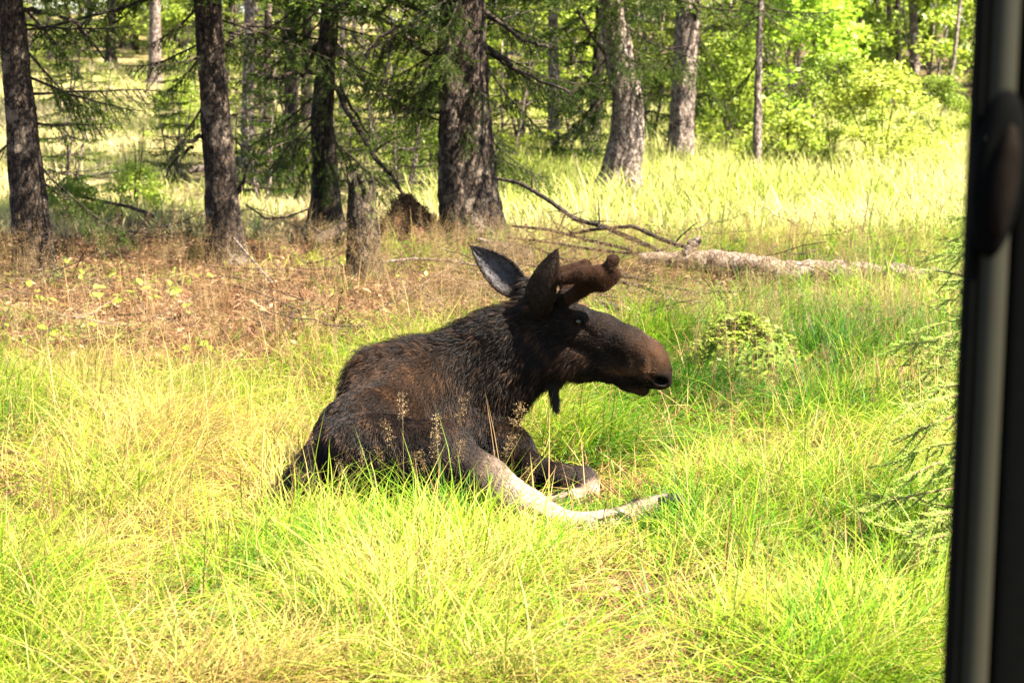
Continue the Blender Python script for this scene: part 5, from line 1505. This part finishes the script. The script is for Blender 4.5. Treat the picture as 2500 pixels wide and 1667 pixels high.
    for s in range(4):
        mb = MB()
        for _ in range(22):
            p = np.array([r.normal(0, .06), r.normal(0, .06), r.uniform(.01, .10)]); az = r.random() * 6.28
            for k in range(3):
                a = az + k * 2.1; u = np.array([math.cos(a), math.sin(a), r.normal(.1, .2)]); w = np.array([-u[1], u[0], r.normal(0, .2)]); sz = r.uniform(.010, .018)
                mb.add([p, p + u * sz * .5 + w * sz * .45, p + u * sz, p + u * sz * .5 - w * sz * .45], [[0, 1, 2, 3]], None, 0, np.clip(r.normal(.5, .2), 0, 1))
        herbs.append(mb.mesh('tuft', [HERB], smooth=False))
    x, y, r = points(6.5, 20.0, 60, 48)
    px = 1250 + x * F / y; n = len(x)
    d = .9 * sstep(.5, .72, fbm2(x * 1.2, y * 1.0, 55)) + .8 * np.exp(-((px - 1950) / 200) ** 2 - ((y - 12.2) / 1.3) ** 2)
    keep = r.random(n) < d; x, y = x[keep], y[keep]; n = len(x)
    s = r.uniform(.7, 1.3, n)
    scatter('herb_cover', 'low clover-like green leaves scattered on the ground', 'plants', herbs, np.stack([x, y, H(x, y)], 1),
            np.stack([r.normal(0, .1, n), r.normal(0, .1, n), r.random(n) * 6.28], 1), np.stack([s, s, s], 1), np.clip(field(x, y) + .05, 0, 1), r.integers(0, 4, n))

    # brushwood: small dead sticks behind the moose
    sticks = []
    r = np.random.default_rng(15)
    for s in range(6):
        mb = MB()
        for _ in range(5):
            p = np.array([r.normal(0, .18), r.normal(0, .18), r.uniform(.0, .10)]); az = r.random() * 6.28; L = r.uniform(.2, .65)
            e = p + np.array([math.cos(az) * L, math.sin(az) * L, r.normal(.03, .10)])
            q = bend(p, e, .02, 6, r, .05); mb.tube(q, np.linspace(r.uniform(.004, .010), .002, 6), 5, 0, a=np.clip(r.normal(.5, .25), 0, 1))
            for _k in range(3):
                k = r.integers(1, 5); dd = r.normal(0, 1, 3); dd /= np.linalg.norm(dd); mb.tube(bend(q[k], q[k] + dd * r.uniform(.05, .2), .02, 3, r), [.003, .002, .001], 3, 0, cap=False, a=.4)
        sticks.append(mb.mesh('tuft', [STICK]))
    x, y, r = points(13.5, 20.5, 7, 59)
    px = 1250 + x * F / y; n = len(x)
    keep = r.random(n) < .25 + .75 * np.exp(-((px - 1300) / 380) ** 2 - ((y - 16.6) / 1.9) ** 2); x, y = x[keep], y[keep]; n = len(x)
    s = r.uniform(.7, 1.3, n)
    scatter('brushwood', 'tangled small dead twigs strewn over the ground behind the moose', 'twigs', sticks, np.stack([x, y, H(x, y)], 1),
            np.stack([r.normal(0, .1, n), r.normal(0, .1, n), r.random(n) * 6.28], 1), np.stack([s, s, s], 1), np.clip(r.normal(.4, .2, n), 0, 1), r.integers(0, 6, n))

    # needle and leaf litter
    bits = []
    r = np.random.default_rng(5)
    for s in range(6):
        mb = MB()
        for _ in range(70):
            p = np.array([r.normal(0, .10), r.normal(0, .10), r.uniform(0, .03)]); az = r.random() * 6.28
            big = r.random() < .10
            L, w = (r.uniform(.03, .06), r.uniform(.015, .028)) if big else (r.uniform(.03, .13), r.uniform(.002, .005))
            u = np.array([math.cos(az), math.sin(az), r.normal(0, .35)]) * L / 2; ww = np.array([-math.sin(az), math.cos(az), r.normal(0, .4)]) * w / 2
            mb.add([p - u, p + ww + (0, 0, w * .2), p + u, p - ww + (0, 0, w * .2)], [[0, 1, 2, 3]], None, 0, np.clip(r.normal(.5, .28), 0, 1))
        bits.append(mb.mesh('tuft', [LITT], smooth=False))
    x, y, r = points(6.4, 24.0, 85, 49)
    px = 1250 + x * F / y; n = len(x)
    lz = litter_zone(x, y)
    keep = r.random(n) < .10 + .9 * lz + .35 * ((y > 13.5) & (y < 18.5) & (px < 1750)); x, y = x[keep], y[keep]; n = len(x)
    s = r.uniform(.7, 1.4, n)
    scatter('needle_litter', 'brown needle, twig and dead leaf litter under the spruces', 'litter', bits, np.stack([x, y, H(x, y) + .004], 1),
            np.stack([r.normal(0, .1, n), r.normal(0, .1, n), r.random(n) * 6.28], 1), np.stack([s, s, s], 1), np.clip(r.normal(.5, .22, n), 0, 1), r.integers(0, 6, n))
build_grass()
